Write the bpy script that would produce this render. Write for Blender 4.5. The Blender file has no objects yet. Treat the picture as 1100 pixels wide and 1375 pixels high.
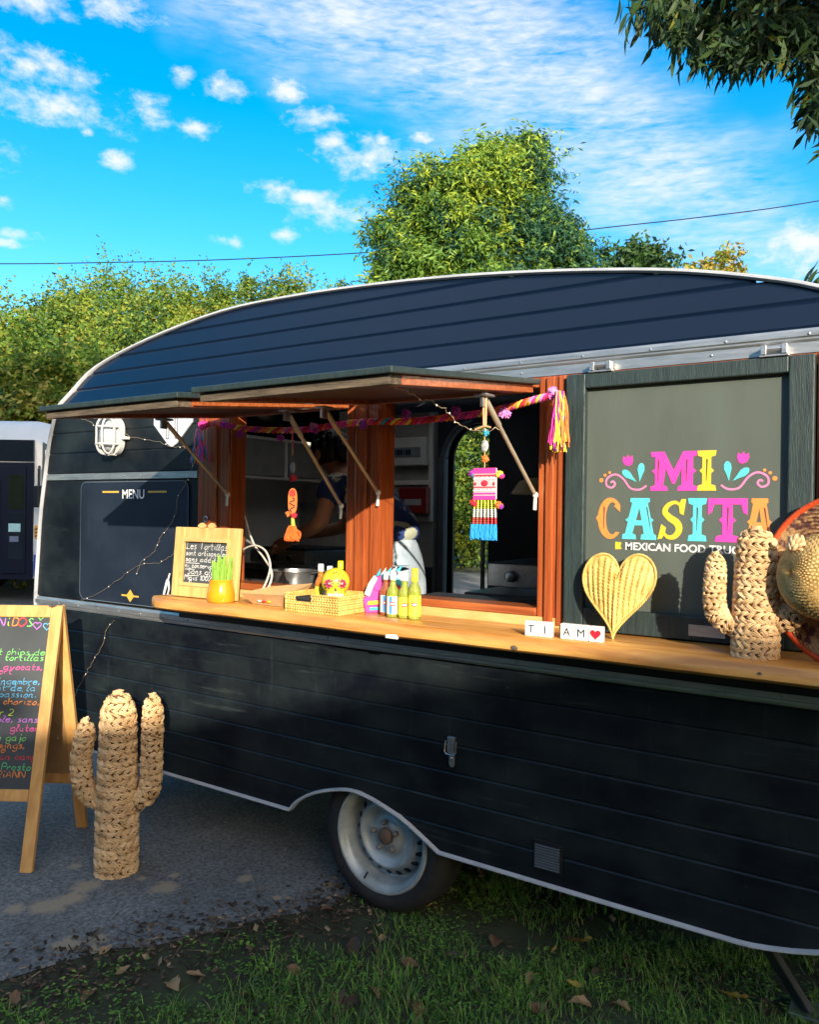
import bpy, bmesh, math, random
import numpy as np
from mathutils import Vector, Matrix
R = math.radians
random.seed(7); rng = np.random.default_rng(7)
scene = bpy.context.scene
col = scene.collection

# ------------------------------------------------------------------ camera
YAW, ROLL, H, D, FPX = R(33.5), R(0.8), 1.56, 2.45, 1060.0
CAM = np.array([0, -D, H])
FW = np.array([-math.sin(YAW), math.cos(YAW), 0.0])
RT = np.array([math.cos(YAW), math.sin(YAW), 0.0])
UP = np.array([0, 0, 1.0])
cam = bpy.data.objects.new('camera', bpy.data.cameras.new('camera'))
col.objects.link(cam); scene.camera = cam
cam.location = CAM
cam.data.sensor_fit = 'HORIZONTAL'; cam.data.sensor_width = 36
cam.data.lens = 36 * FPX / 1100
cam.data.clip_start = 0.05; cam.data.clip_end = 3000
cr, sr = math.cos(ROLL), math.sin(ROLL)
ci = RT * cr - UP * sr * -1 * -1          # image right axis
ci = RT * cr + UP * sr
cj = -RT * sr + UP * cr
# the picture is turned slightly clockwise: a true vertical leans right
ck = -FW
cam.matrix_world = Matrix(((ci[0], cj[0], ck[0], CAM[0]), (ci[1], cj[1], ck[1], CAM[1]), (ci[2], cj[2], ck[2], CAM[2]), (0, 0, 0, 1)))

def ray(u, v):
    return FW + ci * ((u - 550) / FPX) - cj * ((v - 687.5) / FPX)
def at(u, v, y=0.0):                       # world point of a survey reading on the plane y
    d = ray(u, v); t = (y - CAM[1]) / d[1]; return CAM + d * t
def atz(u, v, z=0.0):
    d = ray(u, v); t = (z - CAM[2]) / d[2]; return CAM + d * t
def att(u, v, t):
    return CAM + ray(u, v) * t

# ------------------------------------------------------------------ light
SUN = np.array([1.0, -1.0, 0.45]); SUN = SUN / np.linalg.norm(SUN)
sun_el = math.asin(SUN[2]); sun_az = math.atan2(SUN[0], SUN[1])
sl = bpy.data.lights.new('sun', 'SUN'); sl.energy = 3.1; sl.angle = R(0.5); sl.color = (1.0, 0.89, 0.72)
so = bpy.data.objects.new('sun', sl); col.objects.link(so)
so.rotation_euler = Vector(SUN).to_track_quat('Z', 'Y').to_euler()
so.location = (6, -6, 12)

world = bpy.data.worlds.new('World'); scene.world = world; world.use_nodes = True
wn, wl = world.node_tree.nodes, world.node_tree.links
for n in list(wn): wn.remove(n)
def N(t, **k):
    n = wn.new(t)
    for a, b in k.items(): setattr(n, a, b)
    return n
def M2(op, a, b=None, c=None, clamp=False):
    n = N('ShaderNodeMath', operation=op, use_clamp=clamp)
    for i, x in enumerate((a, b, c)):
        if x is None: continue
        if isinstance(x, (int, float)): n.inputs[i].default_value = x
        else: wl.new(x, n.inputs[i])
    return n.outputs[0]
out = N('ShaderNodeOutputWorld'); bg = N('ShaderNodeBackground'); wl.new(bg.outputs[0], out.inputs[0])
bg.inputs[1].default_value = 0.15
sky = N('ShaderNodeTexSky', sky_type='NISHITA', sun_disc=False, sun_elevation=sun_el, sun_rotation=sun_az, air_density=1.0, dust_density=2.0, ozone_density=1.6)
tint = N('ShaderNodeHueSaturation'); tint.inputs['Hue'].default_value = 0.496; tint.inputs['Saturation'].default_value = 1.60; tint.inputs['Value'].default_value = 0.82
wl.new(sky.outputs[0], tint.inputs['Color'])
tc = N('ShaderNodeTexCoord')
sep = N('ShaderNodeSeparateXYZ'); wl.new(tc.outputs['Generated'], sep.inputs[0])
AZ = M2('ARCTAN2', sep.outputs[0], sep.outputs[1]); EL = M2('ARCSINE', sep.outputs[2])
def azel(u, v):
    d = ray(u, v); d = d / np.linalg.norm(d); return math.atan2(d[0], d[1]), math.asin(d[2])
comb = N('ShaderNodeCombineXYZ'); wl.new(AZ, comb.inputs[0]); wl.new(M2('MULTIPLY', EL, 1.7), comb.inputs[1])
def noise(vec, scale, detail, rough=0.55, dist=0.0):
    n = N('ShaderNodeTexNoise'); n.inputs['Scale'].default_value = scale; n.inputs['Detail'].default_value = detail
    n.inputs['Roughness'].default_value = rough; n.inputs['Distortion'].default_value = dist
    wl.new(vec, n.inputs['Vector']); return n.outputs[0]
fluff = noise(comb.outputs[0], 22, 6, 0.62, 0.3)
fluff2 = noise(comb.outputs[0], 60, 4, 0.6, 0.2)
puffs = [(40, 86, 72, 30), (85, 145, 95, 26), (200, 152, 34, 20), (245, 103, 14, 13), (312, 122, 36, 19), (262, 172, 26, 13), (386, 121, 32, 20),
         (425, 160, 34, 20), (445, 188, 26, 13), (495, 212, 62, 28), (155, 216, 20, 13), (375, 256, 34, 12), (412, 266, 38, 13), (450, 285, 56, 26), (386, 316, 15, 9),
         (316, 325, 22, 8), (40, 2, 60, 22), (150, 8, 60, 22), (5, 270, 18, 12), (20, 315, 26, 7), (8, 327, 26, 7), (120, 178, 10, 6), (513, 188, 10, 10), (565, 184, 20, 8),
         (1080, 330, 95, 60), (-90, 190, 110, 34), (-200, 90, 120, 40), (1250, 420, 140, 40), (-160, 330, 80, 14)]
acc = None
for (u, v, w, h) in puffs:
    a0, e0 = azel(u, v); a1, _ = azel(u + w * 1.22 + 3, v); _, e1 = azel(u, v - h * 1.22 - 2)
    da = M2('MULTIPLY', M2('SUBTRACT', AZ, a0), 1 / max(abs(a1 - a0), .004))
    de = M2('MULTIPLY', M2('SUBTRACT', EL, e0), 1 / max(abs(e1 - e0), .004))
    q = M2('SUBTRACT', 1.0, M2('SQRT', M2('ADD', M2('MULTIPLY', da, da), M2('MULTIPLY', de, de))))
    acc = q if acc is None else M2('MAXIMUM', acc, q)
pd = M2('ADD', acc, M2('MULTIPLY', M2('SUBTRACT', fluff, 0.52), 2.6))
pd = M2('ADD', pd, M2('MULTIPLY', M2('SUBTRACT', fluff2, 0.5), 1.1))
puff = N('ShaderNodeMapRange', interpolation_type='SMOOTHSTEP'); wl.new(pd, puff.inputs[0])
for i, x in enumerate((0.0, 1.25, 0.0, 0.97)): puff.inputs[i + 1].default_value = x
# high mackerel band, drifting up from the right
def side(p, q, soft, sign):
    (a0, e0), (a1, e1) = azel(*p), azel(*q)
    L = math.hypot(a1 - a0, e1 - e0); nx, ny = -(e1 - e0) / L, (a1 - a0) / L
    dd = M2('ADD', M2('MULTIPLY', AZ, nx * sign), M2('ADD', M2('MULTIPLY', EL, ny * sign), -(a0 * nx + e0 * ny) * sign))
    return dd
wav = noise(comb.outputs[0], 5.5, 3)
lo = M2('ADD', side((230, 20), (840, 330), 1, 1), M2('MULTIPLY', M2('SUBTRACT', wav, .5), .22))
hi = M2('ADD', side((800, -60), (1130, 262), 1, -1), M2('MULTIPLY', M2('SUBTRACT', wav, .5), .20))
inb = M2('MINIMUM', lo, hi)
bm_ = N('ShaderNodeMapRange', interpolation_type='SMOOTHSTEP'); wl.new(inb, bm_.inputs[0])
for i, x in enumerate((-0.03, 0.10, 0.0, 1.0)): bm_.inputs[i + 1].default_value = x
rot = N('ShaderNodeMapping'); wl.new(comb.outputs[0], rot.inputs[0]); rot.inputs['Rotation'].default_value = (0, 0, R(28)); rot.inputs['Scale'].default_value = (1.0, 2.6, 1)
rip = noise(rot.outputs[0], 34, 4, 0.6, 0.35)
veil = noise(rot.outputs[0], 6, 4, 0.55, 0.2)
tex = M2('ADD', M2('MULTIPLY', M2('SUBTRACT', rip, .40), 1.5), M2('MULTIPLY', M2('SUBTRACT', veil, .25), 1.6))
band = M2('MULTIPLY', M2('MULTIPLY', bm_.outputs[0], M2('MINIMUM', M2('MAXIMUM', tex, 0.0), 1.0)), 0.88)
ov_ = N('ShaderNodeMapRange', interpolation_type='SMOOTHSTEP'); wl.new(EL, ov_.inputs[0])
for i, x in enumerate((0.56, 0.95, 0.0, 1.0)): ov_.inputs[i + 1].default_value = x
over = M2('MULTIPLY', ov_.outputs[0], M2('ADD', M2('MULTIPLY', M2('MINIMUM', M2('MAXIMUM', tex, 0.0), 1.0), 0.40), 0.22))  # overhead veil added out of view to lift the ambient light
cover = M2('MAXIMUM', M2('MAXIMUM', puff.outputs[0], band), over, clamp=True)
cm = N('ShaderNodeMix', data_type='RGBA'); wl.new(cover, cm.inputs[0]); wl.new(tint.outputs[0], cm.inputs[6])
cm.inputs[7].default_value = (2.35, 2.45, 2.55, 1)
wl.new(cm.outputs[2], bg.inputs[0])

scene.render.engine = 'CYCLES'
scene.view_settings.view_transform = 'Standard'; scene.view_settings.look = 'None'
scene.view_settings.gamma = 1; scene.view_settings.use_curve_mapping = False
scene.view_settings.exposure = 1.5
scene.cycles.max_bounces = 8; scene.cycles.diffuse_bounces = 5

# ------------------------------------------------------------------ materials
def pm(name, c1, c2=None, scale=12, rough=0.6, bump=0.0, metal=0.0, spec=0.5, stretch=(1, 1, 1), bscale=None, detail=5, c3=None, lo=0.35, hi=0.68, coat=0.0, trans=0.0, roughvar=0.0, ior=1.45):
    m = bpy.data.materials.new(name); m.use_nodes = True
    nt = m.node_tree; n, l = nt.nodes, nt.links; b = n['Principled BSDF']
    b.inputs['Roughness'].default_value = rough; b.inputs['Metallic'].default_value = metal
    b.inputs['Specular IOR Level'].default_value = spec; b.inputs['Coat Weight'].default_value = coat
    b.inputs['Transmission Weight'].default_value = trans; b.inputs['IOR'].default_value = ior
    c2 = c2 or tuple(x * 0.78 for x in c1)
    t = n.new('ShaderNodeTexCoord'); mp = n.new('ShaderNodeMapping'); mp.inputs['Scale'].default_value = stretch
    l.new(t.outputs['Object'], mp.inputs[0])
    nz = n.new('ShaderNodeTexNoise'); nz.inputs['Scale'].default_value = scale; nz.inputs['Detail'].default_value = detail; nz.inputs['Roughness'].default_value = 0.6
    l.new(mp.outputs[0], nz.inputs['Vector'])
    r = n.new('ShaderNodeValToRGB'); l.new(nz.outputs[0], r.inputs[0])
    r.color_ramp.elements[0].position = lo; r.color_ramp.elements[0].color = (*c2, 1)
    r.color_ramp.elements[1].position = hi; r.color_ramp.elements[1].color = (*c1, 1)
    if c3:
        e = r.color_ramp.elements.new(0.8); e.color = (*c3, 1)
    l.new(r.outputs[0], b.inputs['Base Color'])
    if roughvar:
        mr = n.new('ShaderNodeMapRange'); l.new(nz.outputs[0], mr.inputs[0]); mr.inputs[1].default_value = .3; mr.inputs[2].default_value = .7
        mr.inputs[3].default_value = rough - roughvar; mr.inputs[4].default_value = rough + roughvar; l.new(mr.outputs[0], b.inputs['Roughness'])
    if bump:
        n2 = n.new('ShaderNodeTexNoise'); n2.inputs['Scale'].default_value = bscale or scale * 3; n2.inputs['Detail'].default_value = 4
        l.new(mp.outputs[0], n2.inputs['Vector'])
        bp = n.new('ShaderNodeBump'); bp.inputs['Strength'].default_value = bump; bp.inputs['Distance'].default_value = 0.01
        l.new(n2.outputs[0], bp.inputs['Height']); l.new(bp.outputs[0], b.inputs['Normal'])
    return m

def paint_black(name, base, dust, amount, rough):
    # satin black paint with dust, vertical scratches and small chips
    m = bpy.data.materials.new(name); m.use_nodes = True
    nt = m.node_tree; n, l = nt.nodes, nt.links; b = n['Principled BSDF']
    t = n.new('ShaderNodeTexCoord')
    def nz(scale, st, det=6):
        mp = n.new('ShaderNodeMapping'); mp.inputs['Scale'].default_value = st; l.new(t.outputs['Object'], mp.inputs[0])
        q = n.new('ShaderNodeTexNoise'); q.inputs['Scale'].default_value = scale; q.inputs['Detail'].default_value = det; q.inputs['Roughness'].default_value = .65
        l.new(mp.outputs[0], q.inputs['Vector']); return q.outputs[0]
    def mr(x, a, b_, c, d):
        q = n.new('ShaderNodeMapRange'); l.new(x, q.inputs[0])
        for i, y in enumerate((a, b_, c, d)): q.inputs[i + 1].default_value = y
        return q.outputs[0]
    def mx(op, a, b_):
        q = n.new('ShaderNodeMath'); q.operation = op; q.use_clamp = True
        for i, x in enumerate((a, b_)):
            if isinstance(x, (int, float)): q.inputs[i].default_value = x
            else: l.new(x, q.inputs[i])
        return q.outputs[0]
    cloud = mr(nz(3.0, (1, 1, 1.6)), .38, .75, 0, .7)
    streak = mr(nz(22, (1, 1, .08)), .60, .72, 0, .6)
    hstr = mr(nz(14, (.12, 1, 1.8)), .60, .74, 0, .5)
    chip = mr(nz(70, (1, 1, .6), 2), .735, .76, 0, 3.0)
    fine = mr(nz(38, (1, 1, .05)), .62, .70, 0, .55); cl4 = mx('MULTIPLY', cloud, .45)
    d = mx('MULTIPLY', mx('ADD', mx('ADD', cl4, mx('ADD', mx('MULTIPLY', mx('MULTIPLY', streak, cloud), 1.1), mx('MULTIPLY', fine, .18))), mx('ADD', hstr, chip)), amount)
    mix = n.new('ShaderNodeMix'); mix.data_type = 'RGBA'; l.new(d, mix.inputs[0])
    mix.inputs[6].default_value = (*base, 1); mix.inputs[7].default_value = (*dust, 1)
    l.new(mix.outputs[2], b.inputs['Base Color'])
    l.new(mr(d, 0, .5, rough, rough + .25), b.inputs['Roughness'])
    bp = n.new('ShaderNodeBump'); bp.inputs['Strength'].default_value = .14; bp.inputs['Distance'].default_value = .02
    l.new(nz(5, (1, 1, 1), 2), bp.inputs['Height']); l.new(bp.outputs[0], b.inputs['Normal'])
    b.inputs['Specular IOR Level'].default_value = .22
    return m

def leafmat(name, c1, c2, tr=0.35, scale=1.2):
    m = bpy.data.materials.new(name); m.use_nodes = True
    nt = m.node_tree; n, l = nt.nodes, nt.links; b = n['Principled BSDF']; o = n['Material Output']
    t = n.new('ShaderNodeTexCoord'); nz = n.new('ShaderNodeTexNoise'); nz.inputs['Scale'].default_value = scale; nz.inputs['Detail'].default_value = 6; nz.inputs['Roughness'].default_value = .75
    l.new(t.outputs['Object'], nz.inputs['Vector'])
    r = n.new('ShaderNodeValToRGB'); l.new(nz.outputs[0], r.inputs[0])
    r.color_ramp.elements[0].position = .35; r.color_ramp.elements[0].color = (*c2, 1)
    r.color_ramp.elements[1].position = .65; r.color_ramp.elements[1].color = (*c1, 1)
    l.new(r.outputs[0], b.inputs['Base Color']); b.inputs['Roughness'].default_value = .55; b.inputs['Specular IOR Level'].default_value = .3
    tl = n.new('ShaderNodeBsdfTranslucent'); l.new(r.outputs[0], tl.inputs[0])
    mx = n.new('ShaderNodeMixShader'); mx.inputs[0].default_value = tr
    l.new(b.outputs[0], mx.inputs[1]); l.new(tl.outputs[0], mx.inputs[2]); l.new(mx.outputs[0], o.inputs[0])
    return m

MT = {}
def flat(name, c, rough=.6, metal=0, **k):
    if name not in MT: MT[name] = pm(name, c, tuple(x * .86 for x in c), scale=k.pop('scale', 30), rough=rough, metal=metal, **k)
    return MT[name]
body_paint = paint_black('black_body_paint', (.0035, .005, .009), (.11, .155, .14), .46, .40)
roof_paint = paint_black('black_roof_paint', (.003, .009, .024), (.03, .06, .09), .03, .24); roof_paint.node_tree.nodes['Principled BSDF'].inputs['Specular IOR Level'].default_value = .42
board_paint = paint_black('menu_board_paint', (.011, .017, .030), (.07, .10, .14), .40, .50)
alu = pm('aluminium', (.62, .62, .60), (.42, .43, .43), scale=18, rough=.38, metal=.85, bump=.05, stretch=(.4, 1, 3))
white_trim = pm('white_trim', (.50, .52, .55), (.38, .40, .43), scale=9, rough=.4, bump=.03)
steel = pm('steel', (.55, .56, .57), (.38, .39, .40), scale=25, rough=.3, metal=.9)
redwood = pm('varnished_redwood', (.42, .105, .028), (.22, .045, .014), scale=9, rough=.30, stretch=(9, 9, .35), bump=.12, coat=.25, c3=(.50, .16, .045))
redwood_h = pm('varnished_redwood_rail', (.46, .14, .04), (.24, .055, .018), scale=9, rough=.34, stretch=(.35, 9, 9), bump=.12, coat=.2)
pine = pm('counter_wood', (.64, .32, .080), (.36, .13, .026), scale=6, rough=.36, stretch=(.5, 5, 5), bump=.08, coat=.2, c3=(.70, .43, .16), lo=.3, hi=.6)
palewood = pm('pale_wood', (.70, .47, .18), (.55, .33, .10), scale=7, rough=.5, stretch=(6, 6, .6), bump=.08)
framewood = pm('frame_wood', (.68, .46, .19), (.54, .33, .11), scale=8, rough=.5, stretch=(1, 3, 3), bump=.06)
oldwood = pm('weathered_wood', (.17, .13, .09), (.055, .042, .030), scale=14, rough=.8, stretch=(.5, 4, 4), bump=.4)
shutter_black = pm('shutter_paint', (.030, .050, .048), (.016, .027, .030), scale=20, rough=.45, stretch=(6, 6, .5), bump=.25, c3=(.09, .12, .11))
panel_grey = pm('signboard_paint', (.088, .108, .090), (.074, .088, .076), scale=4, rough=.55, stretch=(2, 1, .6), bump=.03)
straw = pm('straw', (.72, .50, .27), (.46, .27, .12), scale=16, rough=.6, bump=.2, bscale=140, c3=(.74, .53, .30), lo=.3, hi=.6)
straw_dark = flat('straw_core', (.15, .08, .035), .9)
yellow_straw = pm('yellow_straw', (.74, .50, .15), (.50, .30, .07), scale=30, rough=.55, bump=.15, bscale=160)
asphalt = None
rubber = pm('rubber', (.022, .022, .024), (.012, .012, .013), scale=30, rough=.75, bump=.1, c3=(.06, .06, .055))
rim_paint = pm('rim_paint', (.42, .47, .48), (.27, .31, .31), scale=14, rough=.42, metal=.25, bump=.06, c3=(.58, .60, .57))
black = flat('black_plastic', (.010, .010, .012), .45)
white = flat('white_paint', (.78, .78, .76), .5)
cream = pm('cream_laminate', (.74, .72, .65), (.64, .62, .57), scale=3, rough=.6)
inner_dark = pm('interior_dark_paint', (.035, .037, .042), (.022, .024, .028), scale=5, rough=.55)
glass = pm('clear_glass', (.9, .93, .92), (.9, .93, .92), rough=.06, trans=.92)
def C(n, r, g, b, rough=.6, **k): return flat(n, (r, g, b), rough, **k)
pink = C('pink_paint', .78, .055, .40); cyan = C('cyan_paint', .10, .66, .72); yellow = C('yellow_paint', .86, .56, .04); orange = C('orange_paint', .86, .27, .06); lilac = C('lilac_pink', .72, .22, .42)
chalk_white = C('chalk_white', .78, .78, .76, .9); gold = C('gold_paint', .66, .42, .07, .4)

# ------------------------------------------------------------------ mesh helpers
class MB:
    def __init__(s): s.v = []; s.f = []; s.m = []
    def add(s, vs, fs, mi=0):
        o = len(s.v); s.v += [tuple(map(float, p)) for p in vs]; s.f += [tuple(o + i for i in q) for q in fs]; s.m += [mi] * len(fs); return s
    def box(s, a, b, mi=0):
        (x0, y0, z0), (x1, y1, z1) = a, b
        return s.add([(x0, y0, z0), (x1, y0, z0), (x1, y1, z0), (x0, y1, z0), (x0, y0, z1), (x1, y0, z1), (x1, y1, z1), (x0, y1, z1)],
                     [(0, 3, 2, 1), (4, 5, 6, 7), (0, 1, 5, 4), (1, 2, 6, 5), (2, 3, 7, 6), (3, 0, 4, 7)], mi)
    def beam(s, p, q, w, h, up=(0, 0, 1), mi=0):
        p, q = np.array(p, float), np.array(q, float); d = q - p; d /= np.linalg.norm(d)
        a = np.cross(d, up); a /= np.linalg.norm(a); b = np.cross(a, d)
        vs = [e + a * sx * w / 2 + b * sy * h / 2 for e in (p, q) for sx, sy in ((-1, -1), (1, -1), (1, 1), (-1, 1))]
        return s.add(vs, [(3, 2, 1, 0), (4, 5, 6, 7), (0, 1, 5, 4), (1, 2, 6, 5), (2, 3, 7, 6), (3, 0, 4, 7)], mi)
    def tube(s, pts, r, n=8, mi=0, cap=True):
        pts = [np.array(p, float) for p in pts]; rs = r if hasattr(r, '__len__') else [r] * len(pts)
        k = len(pts); vs = []; prev = None
        for i, p in enumerate(pts):
            d = pts[min(i + 1, k - 1)] - pts[max(i - 1, 0)]; d = d / (np.linalg.norm(d) + 1e-9)
            if prev is None:
                ref = np.array((0, 0, 1.)) if abs(d[2]) < .9 else np.array((1., 0, 0)); a = np.cross(d, ref)
            else: a = prev - d * (prev @ d)
            a /= np.linalg.norm(a) + 1e-9; prev = a; b = np.cross(d, a)
            vs += [p + rs[i] * (a * math.cos(2 * math.pi * j / n) + b * math.sin(2 * math.pi * j / n)) for j in range(n)]
        fs = [(i * n + j, i * n + (j + 1) % n, (i + 1) * n + (j + 1) % n, (i + 1) * n + j) for i in range(k - 1) for j in range(n)]
        if cap: fs += [tuple(range(n))[::-1], tuple((k - 1) * n + j for j in range(n))]
        return s.add(vs, fs, mi)
    def lathe(s, prof, o=(0, 0, 0), ax=(0, 0, 1), n=24, mi=0, closed=True):
        ax = Vector(ax).normalized(); q = Vector((0, 0, 1)).rotation_difference(ax).to_matrix(); o = Vector(o)
        vs = [tuple(o + q @ Vector((r * math.cos(2 * math.pi * j / n), r * math.sin(2 * math.pi * j / n), z))) for r, z in prof for j in range(n)]
        k = len(prof)
        fs = [(i * n + j, i * n + (j + 1) % n, (i + 1) * n + (j + 1) % n, (i + 1) * n + j) for i in range(k - 1) for j in range(n)]
        if closed:
            if prof[0][0] > 1e-6: fs.append(tuple(range(n))[::-1])
            if prof[-1][0] > 1e-6: fs.append(tuple((k - 1) * n + j for j in range(n)))
        return s.add(vs, fs, mi)
    def ball(s, c, r, n=10, m=6, mi=0, axes=None):
        r = r if hasattr(r, '__len__') else (r, r, r); c = np.array(c, float)
        A = np.eye(3) if axes is None else np.array(axes, float)
        vs = []
        for i in range(m + 1):
            th = math.pi * i / m
            for j in range(n):
                ph = 2 * math.pi * j / n
                vs.append(c + A[0] * r[0] * math.sin(th) * math.cos(ph) + A[1] * r[1] * math.sin(th) * math.sin(ph) + A[2] * r[2] * math.cos(th))
        fs = [(i * n + j, (i + 1) * n + j, (i + 1) * n + (j + 1) % n, i * n + (j + 1) % n) for i in range(m) for j in range(n)]
        return s.add(vs, fs, mi)
    def prism(s, poly, fr, d, mi=0):
        # poly in frame coordinates (s,t); fr(s,t,n)->3D; from depth 0 to d along n
        n = len(poly)
        vs = [fr(a, b, 0) for a, b in poly] + [fr(a, b, d) for a, b in poly]
        fs = [tuple(range(n))[::-1], tuple(range(n, 2 * n))] + [(i, (i + 1) % n, n + (i + 1) % n, n + i) for i in range(n)]
        return s.add(vs, fs, mi)
    def ribbon(s, pts, w, fr, d=.001, mi=0, closed=False):
        pts = [np.array(p, float) for p in pts]; k = len(pts); ws = w if hasattr(w, '__len__') else [w] * k
        L, Rr = [], []
        for i in range(k):
            a, b = (pts[(i - 1) % k], pts[(i + 1) % k]) if closed else (pts[max(i - 1, 0)], pts[min(i + 1, k - 1)])
            t = b - a; t = t / (np.linalg.norm(t) + 1e-9); nn = np.array((-t[1], t[0])) * ws[i] / 2
            L.append(pts[i] + nn); Rr.append(pts[i] - nn)
        vs = [fr(*p, d) for p in L] + [fr(*p, d) for p in Rr]
        rr = k if closed else k - 1
        return s.add(vs, [(i, k + i, k + (i + 1) % k, (i + 1) % k) for i in range(rr)], mi)
    def build(s, name, mats, parent=None, smooth=False, bevel=0, local=False, kind=None, label=None):
        me = bpy.data.meshes.new(name); me.from_pydata(s.v, [], s.f); 
        for m in (mats if isinstance(mats, (list, tuple)) else [mats]): me.materials.append(m)
        me.polygons.foreach_set('material_index', s.m)
        if smooth: me.polygons.foreach_set('use_smooth', [True] * len(s.f))
        bm = bmesh.new(); bm.from_mesh(me)
        if smooth: bmesh.ops.remove_doubles(bm, verts=bm.verts, dist=1e-5)
        bmesh.ops.recalc_face_normals(bm, faces=bm.faces); bm.to_mesh(me); bm.free()
        if smooth:
            try: me.set_sharp_from_angle(angle=R(50))
            except Exception: pass
        return link(name, me, parent, bevel, local, kind, label)
def link(name, me, parent=None, bevel=0, local=False, kind=None, label=None):
    o = bpy.data.objects.new(name, me); col.objects.link(o)
    if parent is not None:
        o.parent = parent
        if not local and parent.type == 'EMPTY': 
            o.matrix_parent_inverse = Matrix.Identity(4); o.location = -parent.location
    if bevel:
        b = o.modifiers.new('bevel', 'BEVEL'); b.width = bevel; b.segments = 2; b.limit_method = 'ANGLE'
    if kind: o['kind'] = kind
    if label: o['label'] = label
    return o
def thing(name, label, cat, loc=(0, 0, 0), group=None):
    o = bpy.data.objects.new(name, None); o.empty_display_size = .1; col.objects.link(o); o.location = tuple(map(float, loc))
    return tag(o, label, cat, group)
def tag(o, label, cat, group=None):
    o['label'] = label; o['category'] = cat
    if group: o['group'] = group
    return o
def frame(o, U, V):
    o, U, V = np.array(o, float), np.array(U, float), np.array(V, float)
    U = U / np.linalg.norm(U); V = V / np.linalg.norm(V); Nn = np.cross(U, V)
    return lambda a, b, c=0.0: o + U * a + V * b + Nn * c
wall_fr = lambda y: frame((0, y, 0), (1, 0, 0), (0, 0, 1))     # normal = -y
def smooth2(pts, k=4, closed=False):
    pts = [np.array(p, float) for p in pts]; n = len(pts); o = []
    for i in range(n if closed else n - 1):
        g = (lambda j: pts[j % n]) if closed else (lambda j: pts[min(max(j, 0), n - 1)])
        a, b, c, d = g(i - 1), g(i), g(i + 1), g(i + 2)
        for q in range(k):
            t = q / k; o.append(.5 * (2 * b + (c - a) * t + (2 * a - 5 * b + 4 * c - d) * t * t + (3 * b - a - 3 * c + d) * t ** 3))
    if not closed: o.append(pts[-1])
    return o
def font_text(name, txt, size, fr, d, mat, parent, align='CENTER', bold=0.0):
    cu = bpy.data.curves.new(name, 'FONT'); cu.body = txt; cu.size = size; cu.align_x = align; cu.offset = bold; cu.resolution_u = 3
    o = bpy.data.objects.new(name, cu); col.objects.link(o)
    dg = bpy.context.evaluated_depsgraph_get(); me = bpy.data.meshes.new_from_object(o.evaluated_get(dg))
    bpy.data.objects.remove(o)
    for v in me.vertices: v.co = Vector(fr(v.co.x, v.co.y, d))
    me.materials.clear(); me.materials.append(mat)
    return link(name, me, parent)
# one-stroke chalk hand
GL = dict(a='46 26 05 04 13 23 44 46 43 53', b='09 03 23 44 45 26 05', c='35 26 16 05 04 13 23 34', d='46 26 05 04 13 23 44 49 43 53', e='05 45 36 16 05 04 13 33 44', f='39 29 18 13|06 36',
          g='46 26 05 04 13 33 44 46 41 20 01', h='09 03|05 26 36 45 43', i='16 14 23|18 19', j='26 21 10|28 29', k='09 03|36 05 33', l='08 19 28 04 13 23', m='06 03|05 16 25 23|25 36 45 43', n='06 03|05 26 35 33 43',
          o='26 15 04 13 33 45 36 26', p='06 00|05 26 45 44 23 04', q='46 26 05 04 13 33 44|46 40', r='06 03|05 26 36', s='36 16 15 34 23 03', t='19 14 23 33|06 36', u='06 04 13 23 34 36 33 43', v='06 23 46', x='06 43|46 03', y='06 14 34|46 20', z='06 46 03 43',
          L='29 19 13 04 03 53', T='09 69|39 33', N='03 09 53 59', I='19 13', D='03 09 29 48 44 23 03', O='29 07 05 23 43 65 67 49 29', S='48 29 18 17 35 44 23 03', E='49 09 03 43|06 36', V='09 23 49', B='03 09 29 38 27 06 27 45 44 23 03',
          M='03 09 36 69 63', R='03 09 29 48 46 06 33 43', A='03 29 53|15 45', F='49 09 03|06 36', G='48 29 07 05 23 43 45 35', P='03 09 39 48 46 26 06')
GL.update({'1': '07 19 13', '0': '29 07 05 23 45 47 29', '2': '08 29 48 46 03 53', ',': '14 02', '.': '13 14', ':': '14 13|17 16', "'": '19 17', '%': '03 59|19 18 08 09 19|44 43 53 54 44', '!': '19 15|14 13'})
def chalk(mb, txt, x, y, size, fr, w=.003, slant=.12, mi=0):
    s = size / 6.0; cx = x
    for ch in txt:
        if ch == ' ': cx += s * 4; continue
        g = GL.get(ch)
        if not g: cx += s * 4; continue
        wmax = 0
        for st in g.split('|'):
            p = [(int(q[0]), int(q[1]) - 3) for q in st.split()]
            wmax = max(wmax, max(a for a, _ in p))
            pts = [(cx + a * s * .95 + b * s * slant, y + b * s + random.uniform(-.15, .15) * s) for a, b in p]
            pp_ = smooth2(pts, 3); w0_ = w * random.uniform(.75, 1.2); mb.ribbon(pp_, [w0_ * random.uniform(.7, 1.25) for _ in pp_], fr, .0012, mi)
        cx += s * (wmax + 1.35)
    return cx

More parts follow.
